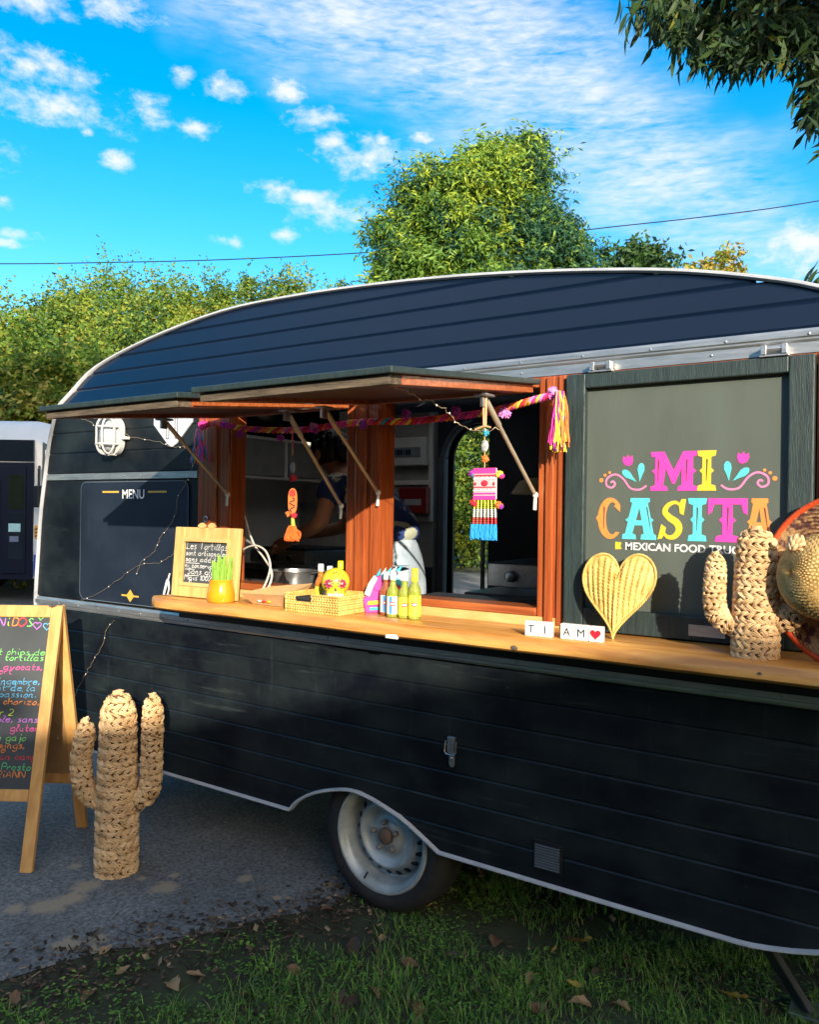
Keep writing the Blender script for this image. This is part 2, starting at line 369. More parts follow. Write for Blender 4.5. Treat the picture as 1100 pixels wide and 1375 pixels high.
# woven rope lumps laid in rows: (centre, tangent, axis, normal)
_lb = MB().ball((0, 0, 0), 1, 7, 4); LBV = np.array(_lb.v); LBF = np.array(_lb.f)
class Lumps:
    def __init__(s): s.V = []; s.F = []; s.n = 0
    def put(s, c, t, a, nn, ang, L, W, T):
        l = math.cos(ang) * t + math.sin(ang) * a; b = -math.sin(ang) * t + math.cos(ang) * a
        V = LBV[:, 0:1] * l * L + LBV[:, 1:2] * b * W + LBV[:, 2:3] * nn * T + c
        # pinch the ends like a folded leaf
        s.V.append(V); s.F.append(LBF + s.n); s.n += len(LBV)
    def build(s, name, mat, parent, kind='stuff'):
        me = bpy.data.meshes.new(name); V = np.concatenate(s.V); F = np.concatenate(s.F)
        me.from_pydata(V.tolist(), [], F.tolist()); me.materials.append(mat); me.polygons.foreach_set('use_smooth', [True] * len(me.polygons))
        return link(name, me, parent, kind=kind)
def unit(v): v = np.array(v, float); return v / np.linalg.norm(v)
def braid_tube(lm, core, path, radii, row, lump, side0):
    # resample path at row spacing, rows of alternately slanted lumps
    P = [np.array(p, float) for p in smooth2(path, 10)]
    rr = np.interp(np.linspace(0, 1, len(P)), np.linspace(0, 1, len(radii)), radii)
    seg = np.r_[0, np.cumsum([np.linalg.norm(P[i + 1] - P[i]) for i in range(len(P) - 1)])]
    core.tube(P, [max(r - .35 * lump, .002) for r in rr], 14)
    k = max(int(seg[-1] / row), 2); PA = np.array(P)
    for i in range(k + 1):
        s_ = seg[-1] * i / k; c = np.array([np.interp(s_, seg, PA[:, j]) for j in range(3)]); r = np.interp(s_, seg, rr)
        c2 = np.array([np.interp(min(s_ + .005, seg[-1]), seg, PA[:, j]) for j in range(3)]); c1 = np.array([np.interp(max(s_ - .005, 0), seg, PA[:, j]) for j in range(3)])
        d = unit(c2 - c1); a = unit(np.cross(d, side0)); b = np.cross(d, a)
        m = max(int(2 * math.pi * r / (lump * 1.12)), 3); ph = random.random()
        dr = (np.interp(min(s_ + .005, seg[-1]), seg, rr) - np.interp(max(s_ - .005, 0), seg, rr)) / .01
        for j in range(m):
            th = 2 * math.pi * (j + ph) / m; nn = a * math.cos(th) + b * math.sin(th); t = -a * math.sin(th) + b * math.cos(th)
            nr = unit(nn - d * dr * .9); ax = unit(np.cross(nr, t))
            ang = (.58 if i % 2 else -.58) + random.uniform(-.2, .2)
            o_ = c + nn * r + ax * random.uniform(-.1, .1) * row; bb = -math.sin(ang) * t + math.cos(ang) * ax
            for q in (-1, 0, 1):
                lm.put(o_ + bb * q * row * .27 + nr * (lump * .10 * (1 - abs(q)) + random.uniform(-.04, .04) * lump), t, ax, nr, ang + random.uniform(-.12, .12) - q * .10, lump * random.uniform(.80, 1.15), row * random.uniform(.15, .21), lump * random.uniform(.28, .40))

# ------------------------------------------------------------------ ground
def edge_jit(pts, amp, step=.12):
    o = []
    for i in range(len(pts) - 1):
        a, b = np.array(pts[i], float), np.array(pts[i + 1], float); n = max(int(np.linalg.norm(b - a) / step), 1) if np.linalg.norm(b - a) < 6 else 4
        for q in range(n):
            o.append(a + (b - a) * q / n + rng.normal(0, amp, 2))
    o.append(np.array(pts[-1], float)); return o
ground_mat = pm('soil_and_grass', (.050, .072, .026), (.036, .032, .021), scale=3.2, rough=.95, bump=.7, bscale=30, c3=(.060, .095, .026), detail=9)
gm = MB(); S = 400
gm.add([(-S, -S, 0), (S, -S, 0), (S, S, 0), (-S, S, 0)], [(0, 1, 2, 3)])
ground = gm.build('ground', ground_mat, kind='structure')
def asphalt_mat():
    m = bpy.data.materials.new('asphalt'); m.use_nodes = True; nt = m.node_tree; n, l = nt.nodes, nt.links; b = n['Principled BSDF']
    t = n.new('ShaderNodeTexCoord')
    def nz(s, d=4, r=.6):
        q = n.new('ShaderNodeTexNoise'); q.inputs['Scale'].default_value = s; q.inputs['Detail'].default_value = d; q.inputs['Roughness'].default_value = r; l.new(t.outputs['Object'], q.inputs['Vector']); return q.outputs[0]
    def ramp(x, *st):
        r = n.new('ShaderNodeValToRGB'); l.new(x, r.inputs[0]); e = r.color_ramp.elements
        while len(e) < len(st): e.new(.5)
        for i, (p, c) in enumerate(st): e[i].position = p; e[i].color = (*c, 1)
        return r.outputs[0]
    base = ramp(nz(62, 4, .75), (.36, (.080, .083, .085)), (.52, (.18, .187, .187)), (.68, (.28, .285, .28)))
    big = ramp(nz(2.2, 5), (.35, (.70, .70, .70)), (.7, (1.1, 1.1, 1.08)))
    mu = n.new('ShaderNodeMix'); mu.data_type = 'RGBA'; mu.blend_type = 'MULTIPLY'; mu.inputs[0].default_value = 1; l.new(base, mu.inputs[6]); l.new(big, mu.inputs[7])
    vo = n.new('ShaderNodeTexVoronoi'); vo.inputs['Scale'].default_value = 48; l.new(t.outputs['Object'], vo.inputs['Vector'])
    sp = n.new('ShaderNodeMapRange'); l.new(vo.outputs['Color'], sp.inputs[0]); sp.inputs[1].default_value = .88; sp.inputs[2].default_value = .92
    fl = n.new('ShaderNodeMapRange'); l.new(vo.outputs['Distance'], fl.inputs[0]); fl.inputs[1].default_value = .32; fl.inputs[2].default_value = .2
    mm = n.new('ShaderNodeMath'); mm.operation = 'MULTIPLY'; l.new(sp.outputs[0], mm.inputs[0]); l.new(fl.outputs[0], mm.inputs[1])
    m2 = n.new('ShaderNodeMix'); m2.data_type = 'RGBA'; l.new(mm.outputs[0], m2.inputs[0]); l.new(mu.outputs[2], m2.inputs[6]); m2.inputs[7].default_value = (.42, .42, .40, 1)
    # dried mud splashes at their own places
    acc = None
    wob = n.new('ShaderNodeMapRange'); l.new(nz(9, 5, .7), wob.inputs[0]); wob.inputs[1].default_value = .3; wob.inputs[2].default_value = .7; wob.inputs[3].default_value = -.5; wob.inputs[4].default_value = .42
    for (u, v, r) in ((62, 1218, .085), (95, 1208, .065), (115, 1192, .07), (22, 1222, .05), (220, 1192, .06), (98, 1165, .045), (130, 1262, .05), (125, 1275, .035), (90, 1270, .06), (190, 1180, .03), (235, 1176, .03), (75, 1300, .05), (330, 1180, .035), (372, 1206, .02)):
        p = atz(u, v); q = n.new('ShaderNodeVectorMath'); q.operation = 'DISTANCE'; l.new(t.outputs['Object'], q.inputs[0]); q.inputs[1].default_value = tuple(p)
        d = n.new('ShaderNodeMath'); d.operation = 'DIVIDE'; l.new(q.outputs['Value'], d.inputs[0]); d.inputs[1].default_value = r
        if acc is None: acc = d.outputs[0]
        else:
            mn = n.new('ShaderNodeMath'); mn.operation = 'MINIMUM'; l.new(acc, mn.inputs[0]); l.new(d.outputs[0], mn.inputs[1]); acc = mn.outputs[0]
    ad = n.new('ShaderNodeMath'); ad.operation = 'ADD'; l.new(acc, ad.inputs[0]); l.new(wob.outputs[0], ad.inputs[1])
    mk = n.new('ShaderNodeMapRange'); l.new(ad.outputs[0], mk.inputs[0]); mk.inputs[1].default_value = 1.0; mk.inputs[2].default_value = .45; mk.inputs[3].default_value = 0; mk.inputs[4].default_value = .8
    m3 = n.new('ShaderNodeMix'); m3.data_type = 'RGBA'; l.new(mk.outputs[0], m3.inputs[0]); l.new(m2.outputs[2], m3.inputs[6]); m3.inputs[7].default_value = (.36, .29, .19, 1)
    l.new(m3.outputs[2], b.inputs['Base Color']); b.inputs['Roughness'].default_value = .85
    bp = n.new('ShaderNodeBump'); bp.inputs['Strength'].default_value = .6; bp.inputs['Distance'].default_value = .006; l.new(nz(150, 2), bp.inputs['Height']); l.new(bp.outputs[0], b.inputs['Normal'])
    return m
edge = edge_jit([(-9, -40), (-4.2, -8), (-2.85, -2.4), (-2.49, -1.05), (-2.38, -.71), (-2.14, -.30), (-1.98, -.01), (-1.9, .6), (-1.8, 2.2), (-1.5, 2.7), (2, 3.0), (30, 3.4)], .022)
poly = [(p[0], p[1], .004) for p in edge] + [(30, 16.6, .004), (-6, 16.6, .004), (-16, 14.2, .004), (-24, 10, .004), (-60, 6, .004), (-60, -40, .004)]
am = MB(); am.add(poly, [tuple(range(len(poly)))])
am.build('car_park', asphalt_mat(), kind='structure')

# ------------------------------------------------------------------ the trailer
ZB, ZR = 1.055, 2.055                        # belt line and gutter line
LEAN = .5
def roofy(z): return max(0.0, LEAN * (z - 2.08))
# side outline, left end over the roof to the rear end
top_px = [(-4.035, 1.05), (-4.0, 1.48), (-3.96, 1.72), (-3.92, 1.92), (-3.865, 2.06), (-3.80, 2.155), (-3.68, 2.293), (-3.34, 2.413), (-2.85, 2.503), (-2.38, 2.513), (-1.96, 2.496), (-1.59, 2.468), (-1.26, 2.43), (-.97, 2.387), (-.71, 2.339), (-.48, 2.279), (-.276, 2.207), (-.10, 2.10), (.04, 1.93), (.13, 1.65), (.17, 1.35), (.165, 1.05)]
top_out = [tuple(p) for p in smooth2(top_px, 4)]
bot_left = [(-4.035, 1.05), (-3.99, .75), (-3.88, .52), (-3.70, .38), (-3.5, .332), (-2.19, .329)]
arch = smooth2([(-2.19, .329), (-2.15, .373), (-2.071, .42), (-1.98, .453), (-1.875, .474), (-1.774, .462), (-1.636, .419), (-1.536, .368), (-1.472, .332)], 4)
bot_right = [(-1.472, .332), (-.62, .327), (-.37, .335), (-.15, .40), (.02, .53), (.12, .75), (.165, 1.05)]
bot_out = [tuple(p) for p in smooth2(bot_left[:-1], 4)] + [tuple(p) for p in arch] + [tuple(p) for p in smooth2(bot_right, 4)]
XL = np.array([p[0] for p in bot_out]); ZL = np.array([p[1] for p in bot_out])
def zlow(x): return float(np.interp(x, XL, ZL))
ti = int(np.argmax([p[1] for p in top_out]))
XT = np.array([p[0] for p in top_out]); ZT = np.array([p[1] for p in top_out])
def zup(x): return float(np.interp(x, XT, ZT))
trailer = thing('food_trailer', 'black vintage caravan food trailer with open serving hatches and hand painted sign', 'food trailer', (-1.77, 0, 0))

def strip(z0, z1, x0, x1, name='siding_strip', mat=body_paint, par=trailer, g=.006, dep=.004, th=.02, dx=.03):
    # pressed sheet strip: recessed joint at its bottom, clipped to the side outline
    prof = [(z0, dep), (z0 + g, 0.0), (z1 - g, 0.0), (z1, dep)]
    xs = sorted(set([x0, x1] + [x for x in np.arange(math.ceil(x0 / dx) * dx, x1, dx)] + [x for x in list(XL) + list(XT) if x0 < x < x1]))
    mb = MB(); rows = []
    for x in xs:
        lo_, hi_ = max(z0, zlow(x)), min(z1, zup(x))
        rows.append(None if hi_ - lo_ < .002 else [(x, roofy(z) + y, z) for z, y in ((max(lo_, min(hi_, p[0])), p[1]) for p in prof)])
    for a, b in zip(rows, rows[1:]):
        if a is None or b is None: continue
        back = [(p[0], p[1] * 0 + roofy(p[2]) + th, p[2]) for p in (a[0], b[0], b[-1], a[-1])]
        mb.add(a + b, [(i, i + 4, i + 5, i + 1) for i in range(3)])
        mb.add([a[0], b[0], back[1], back[0], a[-1], b[-1], back[2], back[3]], [(0, 1, 2, 3), (4, 5, 6, 7), (3, 2, 6, 7)])
    if mb.v: return mb.build(name, mat, par, smooth=False)
zs = np.linspace(.33, ZB - .03, 8)
strip(.325, zs[1], -4.03, -1.875); strip(.325, zs[1], -1.875, .165)
for a, b in zip(zs[1:], zs[2:]): strip(a, b, -4.04, .17)
for a, b in zip(np.linspace(1.735, 2.05, 4), np.linspace(1.735, 2.05, 4)[1:]): strip(a, b, -4.0, -2.772)
strip(1.085, 1.70, -4.04, -2.772, 'menu_wall_panel', body_paint, g=.004)
zr_ = np.linspace(2.09, 2.52, 6)
for a, b in zip(zr_, zr_[1:]): strip(a, b, -3.9, .04, mat=roof_paint, g=.009, dep=.006)
strip(1.085, 2.05, -.235, .17, 'rear_wall_panel', body_paint, g=.004)

# edge moulding
def mould(pts, name, mat, w, h):
    mb = MB()
    for p, q in zip(pts, pts[1:]):
        mb.beam(p, q, w, h, up=(0, 1, 0))
    return mb.build(name, mat, trailer)
def mould_sweep(pts, name, mat, w, dpt):
    pts = [np.array(p, float) for p in pts]; vs = []; k = len(pts)
    for i, p in enumerate(pts):
        t = unit(pts[min(i + 1, k - 1)] - pts[max(i - 1, 0)]); nn = unit(np.cross(t, (0, 1, 0)))
        for a, b in ((-.5, .6), (-.5, -.2), (-.2, -.5), (.2, -.5), (.5, -.2), (.5, .6)): vs.append(p + nn * w * a + np.array((0, dpt * b, 0)))
    fs = [(i * 6 + j, i * 6 + (j + 1) % 6, (i + 1) * 6 + (j + 1) % 6, (i + 1) * 6 + j) for i in range(k - 1) for j in range(6)] + [tuple(range(6)), tuple(range(6 * k - 6, 6 * k))]
    return MB().add(vs, fs).build(name, mat, trailer, smooth=True)
mould_sweep([(x, roofy(z) - .004, z + (.008 if z > 2.0 else 0)) for x, z in top_out], 'roof_edge_moulding', white_trim, .015, .022)
mould_sweep([(x, -.003, z) for x, z in bot_out], 'skirt_moulding', white_trim, .013, .022)
# roof skin, back wall, ends
TW = 2.12
rb = MB(); nn_ = len(top_out); cr_ = 7
for x, z in top_out:
    y0 = roofy(z) + .006
    for j in range(cr_):
        f_ = j / (cr_ - 1); rb.v.append((x, y0 + (TW - 2 * y0) * f_, z - .006 + (.05 * math.sin(math.pi * f_) * min(max((z - 2.1) / .3, 0), 1))))
for i in range(nn_ - 1):
    for j in range(cr_ - 1):
        if j in (1, 2, 3, 4) and -2.97 < top_out[i][0] < -2.33: continue  # opening for the added skylight
        a = i * cr_ + j; rb.f.append((a, a + cr_, a + cr_ + 1, a + 1)); rb.m.append(0)
rb.build('roof', roof_paint, trailer, smooth=True)
ends = [bot_out[:30], bot_out[-30:]]
for x0, seg_ in ((0, [p for p in bot_out if p[0] < -3.45]), (1, [p for p in bot_out if p[0] > -.6])):
    eb = MB()
    for (xa, za), (xb, zb) in zip(seg_, seg_[1:]): eb.add([(xa, .004, za), (xb, .004, zb), (xb, TW, zb), (xa, TW, za)], [(0, 1, 2, 3)])
    eb.build('end_wall', body_paint, trailer)
DX0, DX1, DZ = -2.665, -2.345, 2.135       # doorway in the far side
def far_wall(y, name, mat, th, par=trailer):
    mb = MB(); xs = sorted(set(list(np.arange(-3.98, .14, .06)) + list(np.linspace(DX0 + .0001, DX0 + .22, 8)) + [DX0, DX1, DX1 - .0001]))
    prev = None
    for x in xs:
        hi_ = min(zup(x), 2.42); lo_ = max(zlow(x), .36)
        if DX0 < x < DX1:
            k = min((x - DX0) / .22, 1); a = DZ - .22 + .22 * math.sqrt(max(0, 1 - (1 - k) ** 2)); rr = [(.36, .362), (a, hi_)]
        else: rr = [(lo_, hi_)]
        if prev:
            px, pr = prev
            if len(pr) == len(rr):
                for (a, b), (c, d) in zip(pr, rr):
                    mb.add([(px, y, a), (x, y, c), (x, y, d), (px, y, b), (px, y + th, a), (x, y + th, c), (x, y + th, d), (px, y + th, b)], [(0, 1, 2, 3), (7, 6, 5, 4), (0, 4, 5, 1), (3, 2, 6, 7)])
        prev = (x, rr)
    mb.box((DX0 - .001, y, .38), (DX0, y + th, DZ - .22)); mb.box((DX1, y, .38), (DX1 + .001, y + th, DZ))
    return mb.build(name, mat, par)
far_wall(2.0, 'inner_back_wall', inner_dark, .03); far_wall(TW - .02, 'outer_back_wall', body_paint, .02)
MB().box((-3.93, .335, .36), (.12, 1.995, .385)).box((-3.93, .03, .36), (-2.275, .334, .385)).box((-1.375, .03, .36), (.12, .334, .385)).build('floor', pm('vinyl_floor', (.16, .14, .12)), trailer)
MB().box((-3.52, .20, 2.28), (-3.1, 1.93, 2.30)).box((-2.25, .20, 2.28), (-.80, 1.93, 2.30)).box((-3.099, .20, 2.28), (-2.251, .45, 2.30)).box((-3.099, 1.67, 2.28), (-2.251, 1.93, 2.30)).build('ceiling', cream, trailer)
milky = leafmat('milky_plastic', (.85, .85, .84), (.82, .82, .81), .92)
MB().box((-3.02, .50, 2.572), (-2.22, 1.62, 2.584)).build('added_roof_light', milky, trailer, bevel=.004)  # unseen skylight added to brighten the interior
MB().box((-3.90, .03, .39), (-3.87, 1.99, 1.90)).build('inner_end_wall', cream, trailer)
MB().box((-.08, .03, .39), (-.05, 1.99, 1.93)).build('inner_rear_wall', inner_dark, trailer)
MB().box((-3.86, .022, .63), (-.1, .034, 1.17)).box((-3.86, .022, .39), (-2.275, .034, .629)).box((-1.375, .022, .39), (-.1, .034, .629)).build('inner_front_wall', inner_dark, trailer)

# aluminium rails with rivets
def rail(x0, x1, z0, z1, y, name, mat, step, ridge=True):
    mb = MB(); zc = (z0 + z1) / 2; h = z1 - z0
    prof = [(y + .03, z0), (y, z0), (y - .003, z0 + .15 * h), (y - .003, z0 + .3 * h), (y - .010, z0 + .38 * h), (y - .010, z0 + .72 * h), (y - .003, z0 + .8 * h), (y, z1), (y + .03, z1)] if ridge else [(y + .03, z0), (y, z0), (y, z1), (y + .03, z1)]
    k = len(prof); mb.add([(x0, a, b) for a, b in prof] + [(x1, a, b) for a, b in prof], [(i, i + 1, k + i + 1, k + i) for i in range(k - 1)] + [tuple(range(k)), tuple(range(k, 2 * k))[::-1]])
    o = mb.build(name, mat, trailer)
    for x in np.arange(x0 + .05, x1 - .02, step):
        MB().lathe([(.0045, 0), (.004, .0018), (.002, .0026), (0, .003)], (x, y - (.010 if ridge else 0), zc + .02 * h), (0, -1, 0), 8).build('rivet', steel, o)
    return o
rail(-4.025, .16, 1.028, 1.08, -.002, 'belt_rail', alu, .165)
rail(-3.975, -2.775, 1.702, 1.733, -.004, 'wall_rail', alu, .125, False)
rail(-3.86, -.02, 2.052, 2.088, -.004, 'gutter_rail', alu, .22)
rail(-2.772, -.10, 2.020, 2.0515, -.002, 'hinge_rail', alu, .31, False)
# black batten painted in for the shade between the belt rail and the counter
MB().box((-2.77, -.10, 1.082), (.14, -.002, 1.13)).build('shade_batten', black, trailer)

# posts of the serving opening
def post(x0, x1, z0, z1):
    w = x1 - x0; mb = MB().box((x0, -.004, z0), (x1, .09, z1))
    o = mb.build('door_post', redwood, trailer, bevel=.003)
    MB().box((x0 + .30 * w, -.016, z0 + .002), (x0 + .62 * w, -.0045, z1 - .002)).build('post_moulding', redwood, o, bevel=.005)
    MB().box((x0 + .74 * w, -.012, z0 + .002), (x0 + .98 * w, -.0045, z1 - .002)).build('post_moulding', redwood, o, bevel=.004)
    return o
post(-2.768, -2.562, 1.19, 2.018); post(-1.918, -1.754, 1.19, 2.018); post(-1.102, -1.006, 1.19, 2.018)
post(-.268, -.238, 1.19, 2.018)
MB().box((-2.77, .002, 1.985), (-.24, .06, 2.05)).build('head_rail', redwood_h, trailer, bevel=.003)
MB().box((-2.56, -.012, 1.218), (-1.92, .09, 1.245)).build('sill_rail', redwood_h, trailer, bevel=.003)
MB().box((-1.752, -.012, 1.218), (-1.104, .09, 1.245)).build('sill_rail', redwood_h, trailer, bevel=.003)
MB().box((-2.77, -.006, 1.183), (-1.003, .06, 1.216)).build('counter_upstand', framewood, trailer, bevel=.002)
# counter: two long boards with a worn wavy front edge
CZ = 1.185; CF = -.265
def board(y0, y1, wob):
    xs = np.linspace(-2.79, .14, 50); mb = MB(); vs = []
    for x in xs:
        yy = y0 + (wob * math.sin(x * 5.1) + wob * .6 * math.sin(x * 13) if wob else 0) + (.035 * max(0, (-2.70 - x) / .09) ** 2 if wob else 0)
        vs += [(x, yy + .012, CZ - .05), (x, yy, CZ - .040), (x, yy + .002, CZ - .008), (x, yy + .010, CZ), (x, y1, CZ), (x, y1, CZ - .05)]
    k = len(xs)
    fs = [(i * 6 + j, (i + 1) * 6 + j, (i + 1) * 6 + (j + 1) % 6, i * 6 + (j + 1) % 6) for i in range(k - 1) for j in range(6)] + [tuple(range(6)), tuple(range(6 * k - 6, 6 * k))]
    return mb.add(vs, fs)
counter = board(CF, -.1345, .004).build('counter', pine, trailer, smooth=True)
MB().box((-2.79, -.1325, CZ - .05), (.14, -.008, CZ)).build('counter_board', pine, counter, bevel=.002)
p_ = at(525, 854, CF)
MB().box((p_[0] - .02, CF - .006, p_[2] - .008), (p_[0] + .03, CF + .004, p_[2] + .008)).build('cable_clip', white, counter, bevel=.003)
for u, v in ((690, 870), (905, 893), (1020, 905)):
    q_ = at(u, v, CF); MB().ball((q_[0], CF + .0015, min(q_[2], CZ - .012)), (.014, .003, .008), 8, 4).build('knot', oldwood, counter, smooth=True)

# open hatches
def hatch(x0, x1, yo=-.88, zh=1.984, zo=1.888, dz=0):
    r_ = MB(); th = .022
    U = np.array((1, 0, 0)); V = unit((0, yo, zo - zh)); Nn = np.cross(U, V) * -1
    if Nn[2] < 0: Nn = -Nn
    L = math.hypot(yo, zo - zh)
    def fr(a, b, c): return np.array((0, 0, zh + dz)) + U * a + V * b + Nn * c
    def slab(mb, a0, a1, b0, b1, c0, c1):
        return mb.add([fr(a, b, c) for c in (c0, c1) for a, b in ((a0, b0), (a1, b0), (a1, b1), (a0, b1))], [(0, 3, 2, 1), (4, 5, 6, 7), (0, 1, 5, 4), (1, 2, 6, 5), (2, 3, 7, 6), (3, 0, 4, 7)])
    o = slab(MB(), x0 - .02, x1 + .02, .03, L + .015, .0, .017).build('hatch', shutter_black, trailer, bevel=.003)
    slab(MB(), x0, x1, L - .055, L, -.026, -.001).build('front_rail', oldwood, o, bevel=.002)
    slab(MB(), x0, x0 + .05, .05, L - .057, -.026, -.001).build('side_rail', redwood_h, o, bevel=.002)
    slab(MB(), x1 - .05, x1, .05, L - .057, -.026, -.001).build('side_rail', redwood_h, o, bevel=.002)
    slab(MB(), x0 + .052, x1 - .052, .05, .11, -.026, -.001).build('back_rail', redwood_h, o, bevel=.002)
    slab(MB(), x0 + .052, x1 - .052, .112, L - .057, -.012, -.001).build('lining_panel', pm('hatch_lining', (.10, .035, .018), (.05, .018, .010), stretch=(1, 6, 1)), o)
    return o
hatch(-2.545, -1.875); hatch(-1.775, -1.105, dz=.008)
# prop rods with brackets
def prop(p, q):
    p, q = np.array(p), np.array(q); d = unit(q - p)
    o = MB().tube([p + d * .02, q], .0065, 8).tube([p + d * .02, p + d * .12], .009, 8).build('prop_rod', pm('rod_metal', (.62, .55, .42), (.45, .40, .32), rough=.4, metal=.6), trailer, smooth=True)
    b = MB().box(p + (-.022, -.025, -.002), p + (.022, .03, .006)).box(p + (-.006, -.014, -.034), p + (.006, .014, -.001)); b.build('bracket', steel, o, bevel=.002)
    MB().ball(q, .011, 8, 5).tube([q, q + np.array((.0, -.004, -.05))], .006, 6).build('end_cap', white, o, smooth=True)
props_ = [((220, 556), -2.50, (308, 664), -2.56), ((385, 548), -1.91, (480, 680), -1.93), ((435, 545), -1.74, (513, 662), -1.752), ((650, 525), -1.13, (722, 665), -1.105)]
def atx(u, v, x):
    d = ray(u, v); t = x / d[0]; return CAM + d * t
brackets = []
for a, xa, b, xb in props_:
    p = atx(*a, xa); q = atx(*b, xb)
    p[2] = min(p[2], 1.984 + (1.888 - 1.984) * (p[1] / -.88) - .034); q[1] = min(q[1], -.02)
    brackets.append(p); prop(p, q)

# closed hatch with the hand painted sign
sx0, sx1, sz0, sz1 = -.998, -.272, 1.19, 2.012
ix0, ix1, iz0, iz1 = -.932, -.338, 1.262, 1.965
sg = MB().box((ix0 - .002, -.006, iz0 - .002), (ix1 + .002, .012, iz1 + .002)).build('signboard', panel_grey, trailer)
for nm, a, b in (('stile', (sx0, -.030, sz0), (ix0, .015, sz1)), ('stile', (ix1, -.030, sz0), (sx1, .015, sz1)), ('frame_rail', (ix0 + .0005, -.0295, iz1), (ix1 - .0005, .015, sz1)), ('frame_rail', (ix0 + .0005, -.0295, sz0), (ix1 - .0005, .015, iz0))):
    MB().box(a, b).build(nm, shutter_black, sg, bevel=.004)
q0, q1 = at(925, 838, -.031), at(974, 856, -.031)
MB().box((q0[0], -.033, 1.205), (q1[0], -.030, 1.238)).build('name_plate', alu, sg)
for u in (807, 1040):
    c = at(u, 483 if u < 900 else 463, -.03)
    h_ = MB().box((c[0] - .038, -.036, 2.0125), (c[0] + .038, -.008, 2.018)).box((c[0] - .034, -.04, 2.0185), (c[0] - .02, -.008, 2.045)).box((c[0] + .02, -.04, 2.0185), (c[0] + .034, -.008, 2.045)).tube([(c[0] - .03, -.028, 2.034), (c[0] + .03, -.028, 2.034)], .009, 8)
    h_.build('hinge', alu, sg, bevel=.001)
# lettering of the sign
wf = wall_fr(-.0062)
I_ = [(.02, 1), (.98, 1), (.93, .87), (.72, .84), (.72, .57), (.86, .5), (.72, .43), (.72, .16), (.93, .13), (.98, 0), (.02, 0), (.07, .13), (.28, .16), (.28, .43), (.14, .5), (.28, .57), (.28, .84), (.07, .87)]
T_ = [(0, 1), (1, 1), (1, .62), (.90, .68), (.84, .86), (.63, .86), (.63, .57), (.72, .5), (.63, .43), (.63, .16), (.78, .13), (.82, 0), (.18, 0), (.22, .13), (.37, .16), (.37, .43), (.28, .5), (.37, .57), (.37, .86), (.16, .86), (.10, .68), (0, .62)]
M_ = [(0, 1), (.30, 1), (.50, .52), (.70, 1), (1, 1), (.98, .88), (.91, .86), (.91, .57), (.98, .5), (.91, .43), (.91, .14), (1, .11), (1, 0), (.58, 0), (.60, .11), (.67, .14), (.67, .58), (.53, .18), (.47, .18), (.33, .58), (.28, .14), (.36, .11), (.38, 0), (0, 0), (0, .11), (.10, .14), (.10, .43), (.03, .5), (.10, .57), (.10, .86), (.02, .88)]
A_ = [[(.24, 1), (.5, 1), (.5, .78), (.40, .46), (.36, .34), (.30, .14), (.40, .11), (.41, 0), (0, 0), (.01, .11), (.09, .14), (.17, .42), (.09, .47), (.19, .53), (.29, .88), (.23, .91)],
      [(.5, 1), (.79, 1), (.80, .91), (.74, .88), (.83, .53), (.92, .47), (.85, .42), (.92, .14), (.99, .11), (1, 0), (.55, 0), (.56, .11), (.64, .14), (.60, .34), (.57, .46), (.5, .78)], [(.40, .46), (.57, .46), (.60, .34), (.36, .34)]]
def arc(cx, cy, rx, ry, a0, a1, n=18): return [(cx + rx * math.cos(R(a0 + (a1 - a0) * i / n)), cy + ry * math.sin(R(a0 + (a1 - a0) * i / n))) for i in range(n + 1)]
C_ = [arc(.56, .5, .52, .51, 38, 170) + [(-.04, .5)] + arc(.56, .5, .52, .51, 190, 318) + [(.80, .17)] + arc(.64, .5, .27, .40, 305, 60, 18) + [(.72, .80), (.96, .66)]]
def place(polys, x, z, w, h, mat, name):
    mb = MB()
    for p in polys: mb.prism([(x + a * w, z + b * h) for a, b in p], wf, .0012)
    return mb.build(name, mat, sg)
SX = lambda u: at(u, 690, -.0062)[0]
z1_ = at(915, 659, -.006)[2]; h1 = at(915, 606, -.006)[2] - z1_
place([M_], SX(873), z1_, SX(936) - SX(873), h1, pink, 'letter'); place([I_], SX(935), z1_, SX(962) - SX(935), h1, yellow, 'letter')
z2_ = at(915, 726, -.006)[2]; h2 = at(915, 669, -.006)[2] - z2_
place(C_, SX(802), z2_, SX(834) - SX(802), h2, orange, 'letter'); place(A_, SX(836), z2_, SX(882) - SX(836), h2, cyan, 'letter')
sp_ = smooth2([(.80, .80), (.62, .90), (.38, .84), (.26, .68), (.42, .54), (.66, .42), (.74, .26), (.60, .10), (.36, .08), (.18, .22)], 5)
sw_ = [.05, .11, .14, .18, .21, .24, .24, .21, .17, .12, .05]; sws = [float(np.interp(i / (len(sp_) - 1), np.linspace(0, 1, 11), sw_)) for i in range(len(sp_))]
s0x, swx = SX(883), SX(923) - SX(883)
sm_ = MB().ribbon([(s0x + a * swx, z2_ + b * h2) for a, b in sp_], [w * swx for w in sws], wf, .0012)
for tri in ([(.82, .98), (.96, .98), (.88, .60), (.76, .64), (.72, .86)], [(0.02, .02), (.16, .04), (.26, .16), (.30, .30), (.14, .38)]): sm_.prism([(s0x + a * swx, z2_ + b * h2) for a, b in tri], wf, .0016)
sm_.build('letter', yellow, sg)
place([I_], SX(923.5), z2_, SX(950) - SX(923.5), h2, cyan, 'letter'); place([T_], SX(951), z2_, SX(1004) - SX(951), h2, pink, 'letter'); place(A_, SX(1000), z2_, SX(1040) - SX(1000), h2, orange, 'letter')
dk = flat('sign_slit', (.10, .05, .05))
